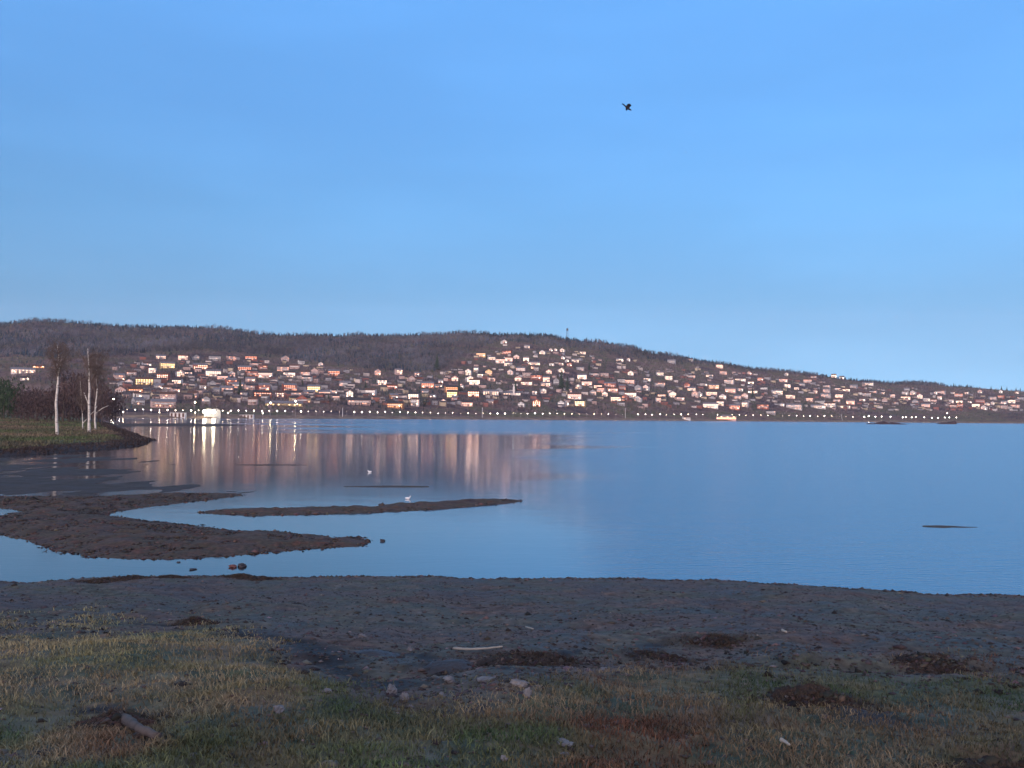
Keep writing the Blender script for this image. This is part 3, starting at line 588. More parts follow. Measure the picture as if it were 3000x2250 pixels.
E_ = (2400, 1000, .2712, """935,605,90,60,pink,W;1015,560,50,40,white,p;945,520,50,28,grey,d;1085,600,50,40,white,w;1150,690,80,60,pink,m;1320,550,80,40,grey,m;1300,612,40,38,white,p;1255,560,30,25,white,p;1430,645,40,40,white,p;1515,650,60,32,white,W;1450,700,60,28,pink,m;1690,690,70,50,white,W;1625,655,35,30,white,p;1820,685,50,22,grey,w;1995,668,45,38,white,p;1960,545,34,28,white,p;2135,550,34,28,white,p;2180,612,60,50,grey,m;1595,558,34,26,white,p;1440,560,34,26,white,p;1870,672,34,26,white,p;680,560,40,28,grey,p;600,628,35,26,white,p;790,590,45,40,white,w;1230,640,60,34,pink,m;1040,655,60,34,grey,m;2000,710,60,34,pink,d;1740,550,40,30,grey,p;820,670,60,30,grey,m;480,640,50,26,grey,p""")
SECT = [(300, 'at the left end of the village, right of the birches'), (480, 'up the slope left of the floodlit boathouse'), (585, 'straight up the slope from the floodlit boathouse'), (690, 'between the floodlit boathouse and the long yellow hall'), (790, 'up the slope from the long yellow hall'), (900, 'just right of the long yellow hall'), (1010, 'by the leftmost white flagpole'), (1120, 'under the bare wood mid-photo'), (1240, 'a little left of the lone flagpole mid-photo'), (1360, 'by the white manor'), (1450, 'by the turreted white hall'), (1540, 'right of the turreted white hall'), (1640, 'below the tower on the skyline'), (1740, 'just right of the skyline tower'), (1850, 'where the hill starts to drop'), (1960, 'left of the lit shore pavilion'), (2080, 'up from the lit shore pavilion'), (2190, 'right of the lit shore pavilion'), (2310, 'left of the wide white gables'), (2420, 'up from the last shore lamps'), (2560, 'up from the dark reef'), (2690, 'right of the dark reef'), (2830, 'near the photo right edge')]
def sector(px):
    s = SECT[0][1]
    for a, t in SECT:
        if px >= a: s = t
    return s
def tier(px, py):
    sh = hz(px)-14; top = max(VT(px), fS(px)+15); q = (sh-py)/(sh-top)
    return 'lowest row' if q < .22 else 'low on the hill' if q < .45 else 'midway up' if q < .7 else 'high up'
ORD = ['leftmost', 'second', 'third', 'fourth', 'fifth', 'sixth', 'seventh', 'eighth', 'ninth']
rh = random.Random(21); houses = []
for ox, oy, s, txt in (A_, B_, C_, D_, E_):
    for e in txt.split(';'):
        a = e.split(','); houses.append([ox+float(a[0])*s, oy+float(a[1])*s, float(a[2])*s, float(a[3])*s, a[4], a[5]])
# crops overlap a little: drop doubles
uniq = []
for h in houses:
    if all(abs(h[0]-g[0]) > max(6, (h[2]+g[2])*.28) or abs(h[1]-g[1]) > (h[3]+g[3])*.4+1 for g in uniq): uniq.append(h)
houses = uniq
# further houses, dark or dimly lit, that fill the streets between
tries = 0
while len(houses) < 292 and tries < 20000:
    tries += 1; x = rh.uniform(330, 2980); top = max(VT(x), fS(x)+18); y = rh.uniform(top+12, hz(x)-38)
    if all(abs(x-g[0]) > 11+g[2]*.4 or abs(y-g[1]) > 5+g[3]*.4 for g in houses):
        houses.append([x, y, rh.uniform(18, 32)*(1.0 if x < 1500 else .8), rh.uniform(9, 15), rh.choice(['pink', 'grey', 'white', 'pink', 'red', 'white']), rh.choice('dmmpw')])
HL = {'w': 'with a lit window row', 'W': 'brightly lit all over', 'Y': 'with yellow lit windows', 'O': 'glowing orange', 'p': 'with one bright lamp', 'm': 'dimly lit', 'd': 'unlit', 'o': 'with warm lit windows'}
info = []
HP = []
for px_, py_, w_, h_, wall, lt in houses:
    p = hill_at(px_, py_+h_*.45); sc_ = p.y/F; W_ = min(max(w_*sc_*1.05, 8), 32); hm_ = h_*sc_*1.25
    W_ = min(W_, 24 if h_ > 14 else 32); floors = 1 if hm_ < 4.6 else 2 if hm_ < 10.5 else 3
    style = 'gable' if (W_ < 15 and rh.random() < .5 and floors > 1) else 'side'
    D_h = min(9, max(6.5, W_*.75)); roof = rh.choice(['dark', 'dark', 'brown', 'grey'])
    lit = {'w': 'white', 'W': 'white', 'Y': 'yellow', 'O': 'orange', 'p': 'warm', 'm': 'warm', 'd': 'warm', 'o': 'warm'}[lt]
    if lt in 'wW' and rh.random() < .35: lit = 'warm'
    nl = {'w': .8, 'W': 1, 'Y': 1, 'O': 1, 'p': .3, 'm': .35, 'd': .06, 'o': .8}[lt]
    po = {'p': 1, 'W': 2, 'Y': 1, 'O': 1, 'w': 1 if rh.random() < .4 else 0}.get(lt, 0)
    face = math.atan2(-p.x, p.y)*-1.0
    root = house('house', p, math.atan2(p.x, p.y)*-1+rh.uniform(-.4, .4), W_, D_h, floors, wall, roof, lit, style, nl, po, rh)
    size = 'wide' if W_ > 15 else 'small' if W_ < 8.5 else ''
    desc = ' '.join(x for x in (size, wall, {1: 'low', 2: '', 3: 'tall'}[floors], 'house', HL[lt]) if x)
    info.append((root, px_, py_, desc, tier(px_, py_), sector(px_)))
    HP.append((p.x, p.y, W_))
cells = {}
for i in info: cells.setdefault((i[3], i[4], i[5]), []).append(i)
for (d_, t_, s_x), L in cells.items():
    L.sort(key=lambda i: i[1])
    for k, i in enumerate(L):
        pre = '' if len(L) == 1 else ORD[k]+' ' if k == 0 else ORD[k]+' from left, '
        lab = pre+d_+', '+t_+', '+s_x
        ws = lab.split()
        if len(ws) > 16: lab = lab.replace(' brightly lit all over', ' fully lit').replace(' with a lit window row', ' with lit windows').replace(', '+t_, ' '+{'low on the hill': 'low down'}.get(t_, t_), 1)
        if len(lab.split()) > 16: lab = ' '.join(w for w in lab.split() if w not in ('the', 'a'))
        if len(lab.split()) > 16: lab = ' '.join(lab.split()[:16])
        tag(i[0], lab, 'house', 'houses on the far hillside')

# beyond three hundred: the smallest, half hidden houses as one mass
V = []; Fq = []; Cc = []
wc = [(.55, .50, .47), (.46, .34, .31), (.26, .11, .09), (.32, .32, .34), (.5, .42, .3)]
for k in range(900):
    x = rh.uniform(325, 2995); top = max(VT(x), fS(x)+18); y = rh.uniform(top+8, hz(x)-30)
    if any(abs(x-g[0]) < 5+g[2]*.45 and abs(y-g[1]) < 2+g[3]*.5 for g in houses): continue
    p = hill_at(x, y); a = math.atan2(p.x, p.y)*-1+rh.uniform(-.5, .5); c_, s_ = math.cos(a), math.sin(a); W2 = rh.uniform(3, 6.5); D2 = 3.6; h_ = rh.choice([2.8, 3.2, 5.2]); rp = 2.0; ov = .4
    L = [(-W2, -D2, -3), (W2, -D2, -3), (W2, D2, -3), (-W2, D2, -3), (-W2, -D2, h_), (W2, -D2, h_), (W2, D2, h_), (-W2, D2, h_), (-W2, 0, h_+rp), (W2, 0, h_+rp),
         (-W2-ov, -D2-ov, h_-.1), (W2+ov, -D2-ov, h_-.1), (W2+ov, 0, h_+rp+.15), (-W2-ov, 0, h_+rp+.15), (W2+ov, D2+ov, h_-.1), (-W2-ov, D2+ov, h_-.1)]
    q = [(0, 1, 5, 4), (1, 2, 6, 5), (2, 3, 7, 6), (3, 0, 4, 7), (5, 6, 9, 9), (7, 4, 8, 8), (10, 11, 12, 13), (13, 12, 14, 15)]
    wl_ = rh.choice(wc); f_ = rh.uniform(.7, 1.1)
    for j in q:
        pts = [L[i] for i in j] if j[2] != j[3] else [L[j[0]], L[j[1]], L[j[2]]]
        i0 = len(V)
        for (lx, ly, lz) in pts: V.append((p.x+lx*c_-ly*s_, p.y+lx*s_+ly*c_, p.z+lz)); Cc.append(tuple(v*f_ for v in wl_) if j[0] < 10 else (.07, .06, .065))
        Fq.append(list(range(i0, len(V))))
me = poly_mesh('distant_houses', V, Fq, tint_mat('small_house_paint', .9)); at = me.color_attributes.new('tint', 'FLOAT_COLOR', 'POINT'); at.data.foreach_set('color', np.c_[np.array(Cc), np.ones(len(Cc))].astype(np.float32).ravel())
tag(add('distant_houses', me), 'small unlit houses half hidden among the trees all over the far hillside', 'houses', kind='stuff')

# ------------------------------------------------------------------ special buildings
def bld(px_, py_, **k):
    p = hill_at(px_, py_); return p, math.atan2(p.x, p.y)*-1
p, rz = bld(832, 1190); t = house('hall', p, rz, 44, 10, 1, 'yellow', 'grey', 'yellow', 'side', 1, 2, rh)
tag(t, 'long low hall with yellow lit front, just above the shore lamps', 'hall')
p, rz = bld(878, 1180); t = house('hall', p, rz+.15, 26, 9, 2, 'yellow', 'dark', 'warm', 'side', .5, 1, rh)
tag(t, 'yellow lit two storey hall overlapping the right end of the long low hall', 'hall')
p, rz = bld(1438, 1157); t = house('manor', p, rz, 26, 10, 2, 'white', 'grey', 'white', 'side', .8, 0, rh)
tag(t, 'wide white manor left of the hall with a turret', 'manor')
p, rz = bld(1500, 1157); t = house('turreted_hall', p, rz, 30, 10, 1, 'white', 'grey', 'white', 'side', .7, 0, rh)
mb = MB().box(-1.6, 1.6, -1.6, 1.6, 0, 12); b = len(mb.v); mb.v += [(-1.9, -1.9, 12), (1.9, -1.9, 12), (1.9, 1.9, 12), (-1.9, 1.9, 12), (0, 0, 18)]; mb.f += [[b, b+3, b+2, b+1], [b, b+1, b+4], [b+1, b+2, b+4], [b+2, b+3, b+4], [b+3, b, b+4]]
add('turret', mb.mesh('turret', WALLM['white']), t, loc=(3, -5.2, 0))
tag(t, 'white low hall with a slender pointed turret mid-slope', 'hall')
# shore pavilion on the right
Y = float(fY0(2128))+18; d_ = ray(2128, 1236); p = Vector((d_.x*Y, Y, 3.0)); t = add('pavilion', None, loc=p); t.rotation_euler.z = math.atan2(p.x, p.y)*-1
add('wall', MB().box(-17, 17, -4, 5, -3, 5.5).mesh('wall', WALLM['pink']), t); add('roof', MB().box(-18, 18, -6, 6, 5.55, 6.1).prism([(-10, 6.12), (10, 6.12), (8, 8.4), (-8, 8.4)], -3, 4).mesh('roof', ROOFM['grey']), t)
for k in range(9):
    o = add('window', win_mesh(2.4, 2.4, 'orange' if k % 3 else 'warm'), t); o.location = (-15+k*3.7, -4.02, .8)
for k in range(6):
    o = add('window', win_mesh(1.6, 1.2, 'white' if k % 2 else 'dark'), t); o.location = (-14+k*5.4, -4.02, 3.9)
for k in range(8): add('post', MB().tube([(-17+k*4.85, -5.7, 0), (-17+k*4.85, -5.7, 5.5)], .15, 6).mesh('post', trim_m), t)
tag(t, 'flat roofed pink pavilion with glowing orange ground floor at the right-hand shore', 'pavilion')

# floodlit boathouse
FL = emit_mat('floodlight_glow', (1, .86, .56), 7)
Y = float(fY0(620))+4; sc_ = Y/F; d_ = ray(622, 1220); p = Vector((d_.x*Y, Y, 1.0)); t = add('boathouse', None, loc=p); t.rotation_euler.z = math.atan2(p.x, p.y)*-1
mb = MB().prism([(-7.5, -1.5), (7.5, -1.5), (7.5, 5.5), (4.5, 7.6), (-4.5, 7.6), (-7.5, 5.5)], 0, 9); add('wall', mb.mesh('wall', WALLM['grey']), t)
mb = MB().prism([(-8.2, 5.3), (-4.6, 7.9), (4.6, 7.9), (8.2, 5.3), (8.2, 5.65), (4.7, 8.2), (-4.7, 8.2), (-8.2, 5.65)][::-1], -.8, 9.8); add('roof', mb.mesh('roof', ROOFM['grey']), t)
for x in (-4.6, 0, 4.6): add('door', MB().box(-1.7, 1.7, -.06, .04, 0, 3.4).box(-1.5, 1.5, -.1, .0, .1, 3.2).mesh('door', WALLM['grey']), t, loc=(x, -.01, -.4))
for x in (-2.3, 2.3): o = add('window', win_mesh(1.2, 1.2, 'yellow'), t); o.location = (x, -.02, 4.6)
tag(t, 'white boathouse at the far left shore lit by two floodlights', 'boathouse')
for x_, nm in ((599, 'left'), (626, 'right')):
    Yl = Y-6; q = at_y(x_, 1206, Yl); g = add('floodlight', None, loc=(q.x, q.y, -.5)); H_ = q.z+.5
    add('post', MB().tube([(0, 0, 0), (0, 0, H_)], .14, 6).mesh('post', trim_m), g)
    add('lamp_head', MB().ball((0, -.2, H_), 1.6, 12, 8, (1, .5, 1)).mesh('lamp_head', FL), g)
    tag(g, 'dazzling white floodlight in front of the boathouse, the %s one of the pair' % nm, 'floodlight', 'floodlights at the boathouse')

# lit house above the point, behind the birches
p, rz = bld(68, 1094); t = house('villa', p, rz, 34, 10, 2, 'white', 'grey', 'white', 'side', 1, 2, rh); tag(t, 'wide low white villa glowing behind the leftmost birch', 'villa')
p, rz = bld(113, 1079); t = house('villa', p, rz, 17, 9, 1, 'orange', 'brown', 'orange', 'side', 1, 2, rh); tag(t, 'low orange lit villa just left of the leftmost birch trunk', 'villa')
p, rz = bld(72, 1114); t = house('house', p, rz, 11, 8, 1, 'white', 'dark', 'white', 'side', .7, 1, rh); tag(t, 'small white house right below the wide glowing villa on the left', 'house')
p, rz = bld(158, 1080); t = house('house', p, rz, 8, 8, 1, 'grey', 'dark', 'warm', 'gable', .5, 1, rh); tag(t, 'small grey house with one lamp touching the leftmost birch trunk', 'house')

# ------------------------------------------------------------------ lamps along the far shore
LAMP = emit_mat('street_lamp_glow', (1, .86, .70), 9); LAMP2 = emit_mat('street_lamp_dim', (1, .76, .52), 4.5)
pole_m = mat_new('galvanised', (.28, .28, .28), .5)[0]
_poles = {}
def lamp(name, px_, py_, Y, zb, r=.42, mat=LAMP):
    q = at_y(px_, py_, Y); h = round(max(q.z-zb, 2.5), 1)
    if h not in _poles: _poles[h] = MB().tube([(0, 0, -.4), (0, 0, h-.2)], [.11, .07], 6).mesh('pole', pole_m)
    g = add(name, None, loc=(q.x, Y, q.z-h)); add('pole', _poles[h], g)
    key = ('h', r, mat.name)
    if key not in _poles: _poles[key] = MB().ball((0, 0, 0), r, 8, 6, (1, 1, .8)).mesh('lamp_head', mat)
    add('lamp_head', _poles[key], g, loc=(0, 0, h)); return g
LY = tab([(320, 1199.5), (400, 1200), (900, 1205), (1200, 1208), (1300, 1210), (1650, 1212), (2000, 1214.5), (2300, 1217.5), (2550, 1220.5), (2850, 1223.5)])
x = 325.0; k = 0
while x < 2500:
    Y = float(fY0(x))+34
    if not (590 < x < 636): tag(lamp('street_lamp', x+rh.uniform(-1.2, 1.2), float(LY(x))+rh.uniform(-1, 1), Y, 3.2, rh.choice([.14, .2, .26, .3, .36, .42]), rh.choice([LAMP, LAMP2])), 'small white street lamp in the long even row along the far shore', 'street lamp', 'street lamps along the far shore')
    x += float(np.interp(x, [300, 900, 1300, 2500], [23.7, 22.6, 22, 20.6]))
for i_, (x, y) in enumerate([(2532, 1221), (2545, 1219), (2565, 1221), (2583, 1220), (2609, 1221), (2645, 1223), (2653, 1222), (2671, 1223), (2683, 1222), (2708, 1223), (2730, 1224), (2748, 1224), (2768, 1223), (2781, 1223), (2775, 1210), (2802, 1223)]):
    tag(lamp('harbour_lamp', x, y, float(fY0(x))+20, 3.2, .62 if i_ < 5 else .5), 'bright lamp in the close uneven cluster at the right end of the lamp row', 'harbour lamp', 'lamps above the dark reef')
YARD = emit_mat('yard_lamp_glow', (1, .82, .5), 18)
for x, y, lab in ((333, 1169, 'tall yellowish lamp at the foot of the bare wood right of the birches'), (571, 1178, 'tall lamp standing left of the boathouse above the lamp row'), (793, 1180, 'tall lamp at the left end of the long yellow hall'), (866, 1176, 'bright tall lamp in front of the long yellow hall')):
    q = lamp('yard_lamp', x, y, float(fY0(x))+6, 1.5, .5, YARD); tag(q, lab, 'yard lamp')
for x, y in ((361, 1207), (467, 1208), (572, 1208.5), (668, 1209.5), (770, 1210.5)):
    tag(lamp('pier_lamp', x, y, float(fY0(x))+5, 1.0, .40, LAMP2), 'lamp standing lower than the street lamp row, close to the left shore water', 'pier lamp', 'low lamps along the left water edge')
for x, y0_, y1_, lab in ((1004, 1198, 1222, 'white flagpole by the far shore, leftmost of the tall white ones'), (1413, 1197, 1221, 'lone white flagpole mid-photo at the far shore'), (1832, 1199, 1224, 'grey flagpole at the far shore below where the hill drops'), (2468, 1215, 1234, 'leaning pale mast at the far shore left of the dark reef')):
    Y = float(fY0(x))+14; a = at_y(x, y0_-2, Y); g = add('flagpole', None, loc=(a.x, Y, 2.8)); hh = a.z-2.8
    add('pole', MB().tube([(0, 0, -.5), (0 if x < 2400 else -2.5, 0, hh)], [.28, .2], 6).mesh('pole', trim_m), g); add('finial', MB().ball((0 if x < 2400 else -2.5, 0, hh+.2), .35, 8, 5).mesh('finial', trim_m), g)
    tag(g, lab, 'flagpole')
# long lit jetty shed lines near the left shore
for x, y, w_, lab in ((520, 1209, 45, 'low white shed by the water left of the boathouse'), (722, 1215, 40, 'low pale shed by the water right of the boathouse')):
    Y = float(fY0(x))+3; a = at_y(x, y, Y); W_ = w_*Y/F; g = add('shed', None, loc=(a.x, Y, .8)); hh = max(a.z-.8, 1.8)
    add('wall', MB().box(-W_/2, W_/2, 0, 4, -1, hh).mesh('wall', WALLM['white']), g); add('roof', MB().box(-W_/2-.4, W_/2+.4, -.6, 4.6, hh+.01, hh+.3).mesh('roof', ROOFM['grey']), g)
    for k in range(4): add('door', MB().box(-.9, .9, -.05, .02, -.2, hh-.5).mesh('door', ROOFM['brown']), g, loc=(-W_/2+W_*(k+.5)/4, -.03, 0))
    tag(g, lab, 'shed')
# tower on the skyline
Yt = float(fYr(1662))-25; q = at_y(1662, 961, Yt); zb = float(hill(1662, Yt)); g = add('lookout_tower', None, loc=(q.x, Yt, zb-1)); H_ = q.z-zb+1
tm = mat_new('tower_timber', (.07, .06, .06))[0]
for sx in (-1, 1):
    for sy in (-1, 1): add('leg', MB().tube([(2.6*sx, 2.6*sy, 0), (1.5*sx, 1.5*sy, H_-7)], .4, 6).mesh('leg', tm), g)
add('cabin', MB().box(-3, 3, -3, 3, H_-7, H_-6.4).box(-2.4, 2.4, -2.4, 2.4, H_-6.4, H_-2.6).mesh('cabin', tm), g)
mb = MB(); b = 0; mb.v += [(-3.2, -3.2, H_-2.6), (3.2, -3.2, H_-2.6), (3.2, 3.2, H_-2.6), (-3.2, 3.2, H_-2.6), (0, 0, H_)]; mb.f += [[0, 3, 2, 1], [0, 1, 4], [1, 2, 4], [2, 3, 4], [3, 0, 4]]; add('roof', mb.mesh('roof', tm), g)
tag(g, 'small dark lookout tower sticking up on the wooded skyline', 'tower')

# dark reef at the right shore
rk = noisy_mat('dark_rock', [(.03, .02, .022), (.09, .045, .045)], .35, bd=0)
def reef(name, x0, x1, y, hmax, lab, up=0):
    Y = CAMZ*F/(y-hz((x0+x1)/2)); n = 60; V = []; Fs = []
    for i in range(n+1):
        u = i/n; px_ = x0+(x1-x0)*u; d_ = ray(px_, y); e = math.sin(math.pi*min(max(u, .02), .98))**.5; h = hmax*e*(.7+.5*float(vnoise(u*9, x0)))+up*u*u
        wd = 9*e+1
        for (dy, zz) in ((-wd, -.5), (-wd*.6, h*.7), (0, h), (wd*.6, h*.7), (wd, -.5)): V.append((d_.x*Y, Y+dy, zz+float(vnoise(u*25, dy))*.3))
    for i in range(n):
        for k in range(4): Fs.append([i*5+k, (i+1)*5+k, (i+1)*5+k+1, i*5+k+1])
    tag(add(name, poly_mesh(name, V, Fs, rk)), lab, 'reef')
reef('reef', 2540, 2655, 1243, 3.0, 'long low dark reef in front of the right-hand shore lights')
reef('reef', 2745, 2800, 1242.5, 1.9, 'short dark reef with an upturned right end, right of the long one', 3.5)

# ------------------------------------------------------------------ single trees
bark = noisy_mat('birch_bark', [(.08, .07, .065), (.42, .40, .37), (.52, .51, .48)], 1.6, lo=.36, hi=.55, stretch=(1, 1, 2.4), detail=5, bd=0)
darkbark = noisy_mat('dark_bark', [(.05, .04, .035), (.09, .07, .06)], 3, bd=0)
dark_twigs = noisy_mat('dark_bare_twigs', [(.035, .025, .03), (.09, .06, .058)], .5, bd=0)
twig_brown = noisy_mat('bare_twigs', [(.08, .065, .06), (.15, .115, .105)], .5, bd=0)
evergreen = noisy_mat('evergreen_needles', [(.015, .032, .018), (.04, .065, .035)], .5, bd=0)
def birch(name, foot, path, r0, crown_c, crown_r, ntw, lab, seed, branches=()):
    """path: list of (px,py) of the trunk; crown centre/radii in metres relative to foot"""
    r = random.Random(seed); Y = foot.y; g = add(name, None, loc=foot)
    P = [at_y(a, b_, Y)-foot for a, b_ in path]; P[0] = Vector((0, 0, -.2))
    rad = [r0*.85*(1-.8*i/(len(P)-1)) for i in range(len(P))]
    fine = []; fr = []
    for i in range(len(P)-1):
        for k in range(4):
            t_ = k/4; fine.append(P[i].lerp(P[i+1], t_)+Vector((r.uniform(-.03, .03), r.uniform(-.03, .03), 0))); fr.append(rad[i]*(1-t_)+rad[i+1]*t_)
    fine.append(P[-1]); fr.append(rad[-1]*.6)
    add('trunk', MB().tube(fine, fr, 9).mesh('trunk', bark, True), g)
    for br in branches:
        Q = [at_y(a, b_, Y)-foot for a, b_ in br]; add('limb', MB().tube(Q, [.09, .07, .04, .02][:len(Q)], 6).mesh('limb', bark, True), g)
    # crown: limbs leaving the trunk and a haze of hanging twigs
    mb = MB(); c = Vector(crown_c); V = []; Fs = []
    for k in range(46):
        u = r.random()**.8; s = fine[int(len(fine)*.42)+int(u*(len(fine)*.57-1))]; a = r.uniform(0, 6.28)
        e = c+Vector((math.cos(a)*crown_r[0], math.sin(a)*crown_r[0], crown_r[1]*(r.uniform(-.6, 1.0))))*r.uniform(.55, .95)
        e.z = max(e.z, s.z+.3) if r.random() < .75 else e.z
        m_ = s.lerp(e, .5)+Vector((0, 0, r.uniform(.2, .7))); mb.tube([s, m_, e], [.05, .03, .012], 4)
        for q in range(ntw//46):
            t_ = r.uniform(.25, 1.1); b_ = (s.lerp(m_, t_*2) if t_ < .5 else m_.lerp(e, t_*2-1)); L = r.uniform(.5, 1.4)
            d_ = Vector((r.gauss(0, .55), r.gauss(0, .55), r.uniform(-.9, .5))); b_ = b_+Vector((r.gauss(0, .25), r.gauss(0, .25), r.gauss(0, .25)))
            e2 = b_+d_*L; w_ = Vector((r.uniform(-1, 1), r.uniform(-1, 1), 0)).normalized()*.022
            i0 = len(V); V += [b_-w_, b_+w_, e2]; Fs.append([i0, i0+1, i0+2])
            for z_ in range(2):
                f_ = b_.lerp(e2, r.uniform(.3, .9)); e3 = f_+Vector((r.gauss(0, .3), r.gauss(0, .3), r.uniform(-.5, .15))); i0 = len(V); V += [f_-w_*.7, f_+w_*.7, e3]; Fs.append([i0, i0+1, i0+2])
    b0 = len(mb.v); mb.v += [tuple(v) for v in V]; mb.f += [[b0+i for i in f] for f in Fs]
    add('crown', mb.mesh('crown', twig_brown), g); tag(g, lab, 'birch tree', 'birches on the grassy point'); return g
def pt(px_, Y):
    d_ = ray(px_, 1270); x = d_.x*Y; return Vector((x, Y, point_at(x, Y)))
def foot_of(px_, py_):
    Ys = np.linspace(80, 220, 300); best = None
    d_ = ray(px_, py_)
    for Y in Ys:
        if CAMZ+d_.z*Y <= point_at(d_.x*Y, Y): return Vector((d_.x*Y, Y, point_at(d_.x*Y, Y)))
    return pt(px_, 115)
f1 = foot_of(168, 1275); f2 = foot_of(262, 1269); f3 = foot_of(280, 1261); f4 = foot_of(243, 1258)
birch('birch', f1, [(168, 1277), (166, 1225), (164, 1180), (169, 1130), (170, 1105), (166, 1075), (172, 1045), (168, 1010)], .25, (.2, 0, 9.6), (2.5, 4.2), 1700, 'slender white birch standing alone, leftmost on the grassy point', 3, [[(169, 1110), (176, 1070), (182, 1040)]])
birch('birch', f2, [(262, 1271), (261, 1215), (262, 1140), (261, 1080), (257, 1020)], .30, (.1, 0, 10.0), (2.9, 4.6), 1700, 'thickest white birch, forking low, between two thinner ones', 4, [[(263, 1216), (276, 1205), (284, 1190)], [(262, 1190), (252, 1165), (246, 1150)]])
birch('birch', f3, [(280, 1262), (278, 1222), (280, 1190), (285, 1140), (283, 1080), (284, 1025)], .22, (.6, 0, 9.6), (2.6, 4.2), 1400, 'thin leaning birch close on the right of the thickest birch', 5, [[(281, 1210), (300, 1196), (318, 1188)]])
birch('birch', f4, [(243, 1258), (242, 1235), (241, 1205), (238, 1160), (234, 1100)], .13, (-.2, 0, 5.5), (1.6, 2.2), 1200, 'short thin birch just left of the thickest birch', 6, [[(243, 1240), (250, 1232), (256, 1226)]])

def solo_tree(name, p, H, kind, lab, cat, grp, seed, wide=.3):
    r = random.Random(seed); g = add(name, None, loc=p); V = []; Fs = []
    add('trunk', MB().tube([(0, 0, -.5), (0, 0, H*(.9 if kind == 0 else .6))], [H*.018, H*.006], 6).mesh('trunk', darkbark), g)
    if kind == 0:
        for k in range(9):
            z0 = H*(.06+.1*k); rad = H*wide*.75*(1-k/10.0); n = 9
            for i in range(n):
                a = 6.283*(i+r.random()*.6)/n; q = rad*r.uniform(.6, 1.25); d_ = .33; i0 = len(V)
                V += [(0, 0, z0+H*.13), (q*math.cos(a-d_), q*math.sin(a-d_), z0-H*.02*r.random()), (q*1.12*math.cos(a), q*1.12*math.sin(a), z0-H*.03*r.random()), (q*math.cos(a+d_), q*math.sin(a+d_), z0-H*.02*r.random())]; Fs += [[i0, i0+1, i0+2], [i0, i0+2, i0+3]]
    else:
        for k in range(260):
            while True:
                q = Vector((r.uniform(-1, 1), r.uniform(-1, 1), r.uniform(-1, 1)))
                if q.length < 1: break
            q = Vector((q.x*H*wide, q.y*H*wide, H*.5+q.z*H*.5)); i0 = len(V); s_ = H*.035
            V += [tuple(q+Vector((r.uniform(-s_, s_), r.uniform(-s_, s_), r.uniform(-s_, s_)*2))) for _ in range(3)]; Fs.append([i0, i0+1, i0+2])
    me = poly_mesh('crown', V, Fs, evergreen if kind != 1 else (dark_twigs if name == 'bare_tree' else twig_brown)); add('crown', me, g); tag(g, lab, cat, grp); return g
# wood on the point behind the birches
rt = random.Random(31); k = 0
for k in range(62):
    px_ = -60+k*6.9+rt.uniform(-4, 4)
    if px_ > 345: break
    Y = rt.uniform(250, 420); d_ = ray(px_, 1215); x = d_.x*Y; kd = 2 if px_ < 60 and rt.random() < .75 else 1
    H_ = (rt.uniform(9.5, 12.5) if px_ < 185 else rt.uniform(13, 18) if px_ < 300 else rt.uniform(8, 12))*(Y/330)**.8
    if kd == 2: solo_tree('evergreen_tree', (x, Y, 1.2), H_*1.3, 2, 'dark green dense tree at the left edge of the photo behind the point', 'evergreen tree', 'dark trees at the left edge', k, .34)
    else: solo_tree('bare_tree', (x, Y, 1.2), H_, 1, 'brown leafless tree in the wood behind the birches', 'bare tree', 'leafless wood behind the birches', k, .3)
# low scrub along the foot of that wood
# skyline conifers, right half
rs = random.Random(8)
for k in range(44):
    px_ = rs.uniform(1380, 2990)
    if px_ < 1800 and rs.random() < .5: continue
    Y = float(fYr(px_))-rs.uniform(5, 40); X_ = (ray(px_, 1100).x)*Y
    solo_tree('conifer', (X_, Y, float(hill(px_, Y))-.5), rs.uniform(9, 15), 0, 'dark pointed conifer standing up on the falling skyline right of the tower' if px_ > 1662 else 'dark pointed conifer on the skyline left of the tower', 'conifer', 'conifers on the skyline right of the tower' if px_ > 1662 else 'conifers on the skyline left of the tower', k)
# dark trees one can tell apart among the houses
for k, (x, y, hh, kd, lab) in enumerate([(1645, 1145, 62, 0, 'big dark conifer between the turreted hall and the bright house to its right'), (1662, 1150, 50, 0, 'second dark conifer touching the big one right of the turreted hall'), (1505+5, 1150, 34, 0, 'dark conifer right behind the slender turret'), (1345, 1150, 40, 0, 'dark conifer left of the white manor'), (703, 1160, 50, 0, 'tall dark conifer up the slope right of the floodlit boathouse'), (580, 1198, 30, 2, 'round dark bush tree beside the tall lamp left of the boathouse'), (1772, 1085, 34, 2, 'dark round tree high on the slope right of the tower'), (1726, 1085, 26, 0, 'dark conifer left of the dark round tree high on the slope'), (2205, 1165, 30, 0, 'dark conifer right of the lit pavilion, halfway down'), (2300, 1165, 34, 2, 'dark round tree below the wide white house on the right'), (2356, 1205, 36, 2, 'dark tree between the two wide white gables'), (2210, 1205, 30, 2, 'dark tree standing over the right end of the pavilion'), (1240, 1190, 40, 2, 'dark tree by the white twin houses mid-photo'), (1280, 1085, 50, 0, 'tall dark conifer in the hollow of the bare wood'), (1120, 1195, 40, 1, 'bare brown tree left of the orange lit house'), (2610, 1200, 40, 1, 'bare brown tree above the dark reef')]):
    p = hill_at(x, y); solo_tree('tree', p, hh*p.y/F, kd, lab, 'tree', None, 100+k, .3)
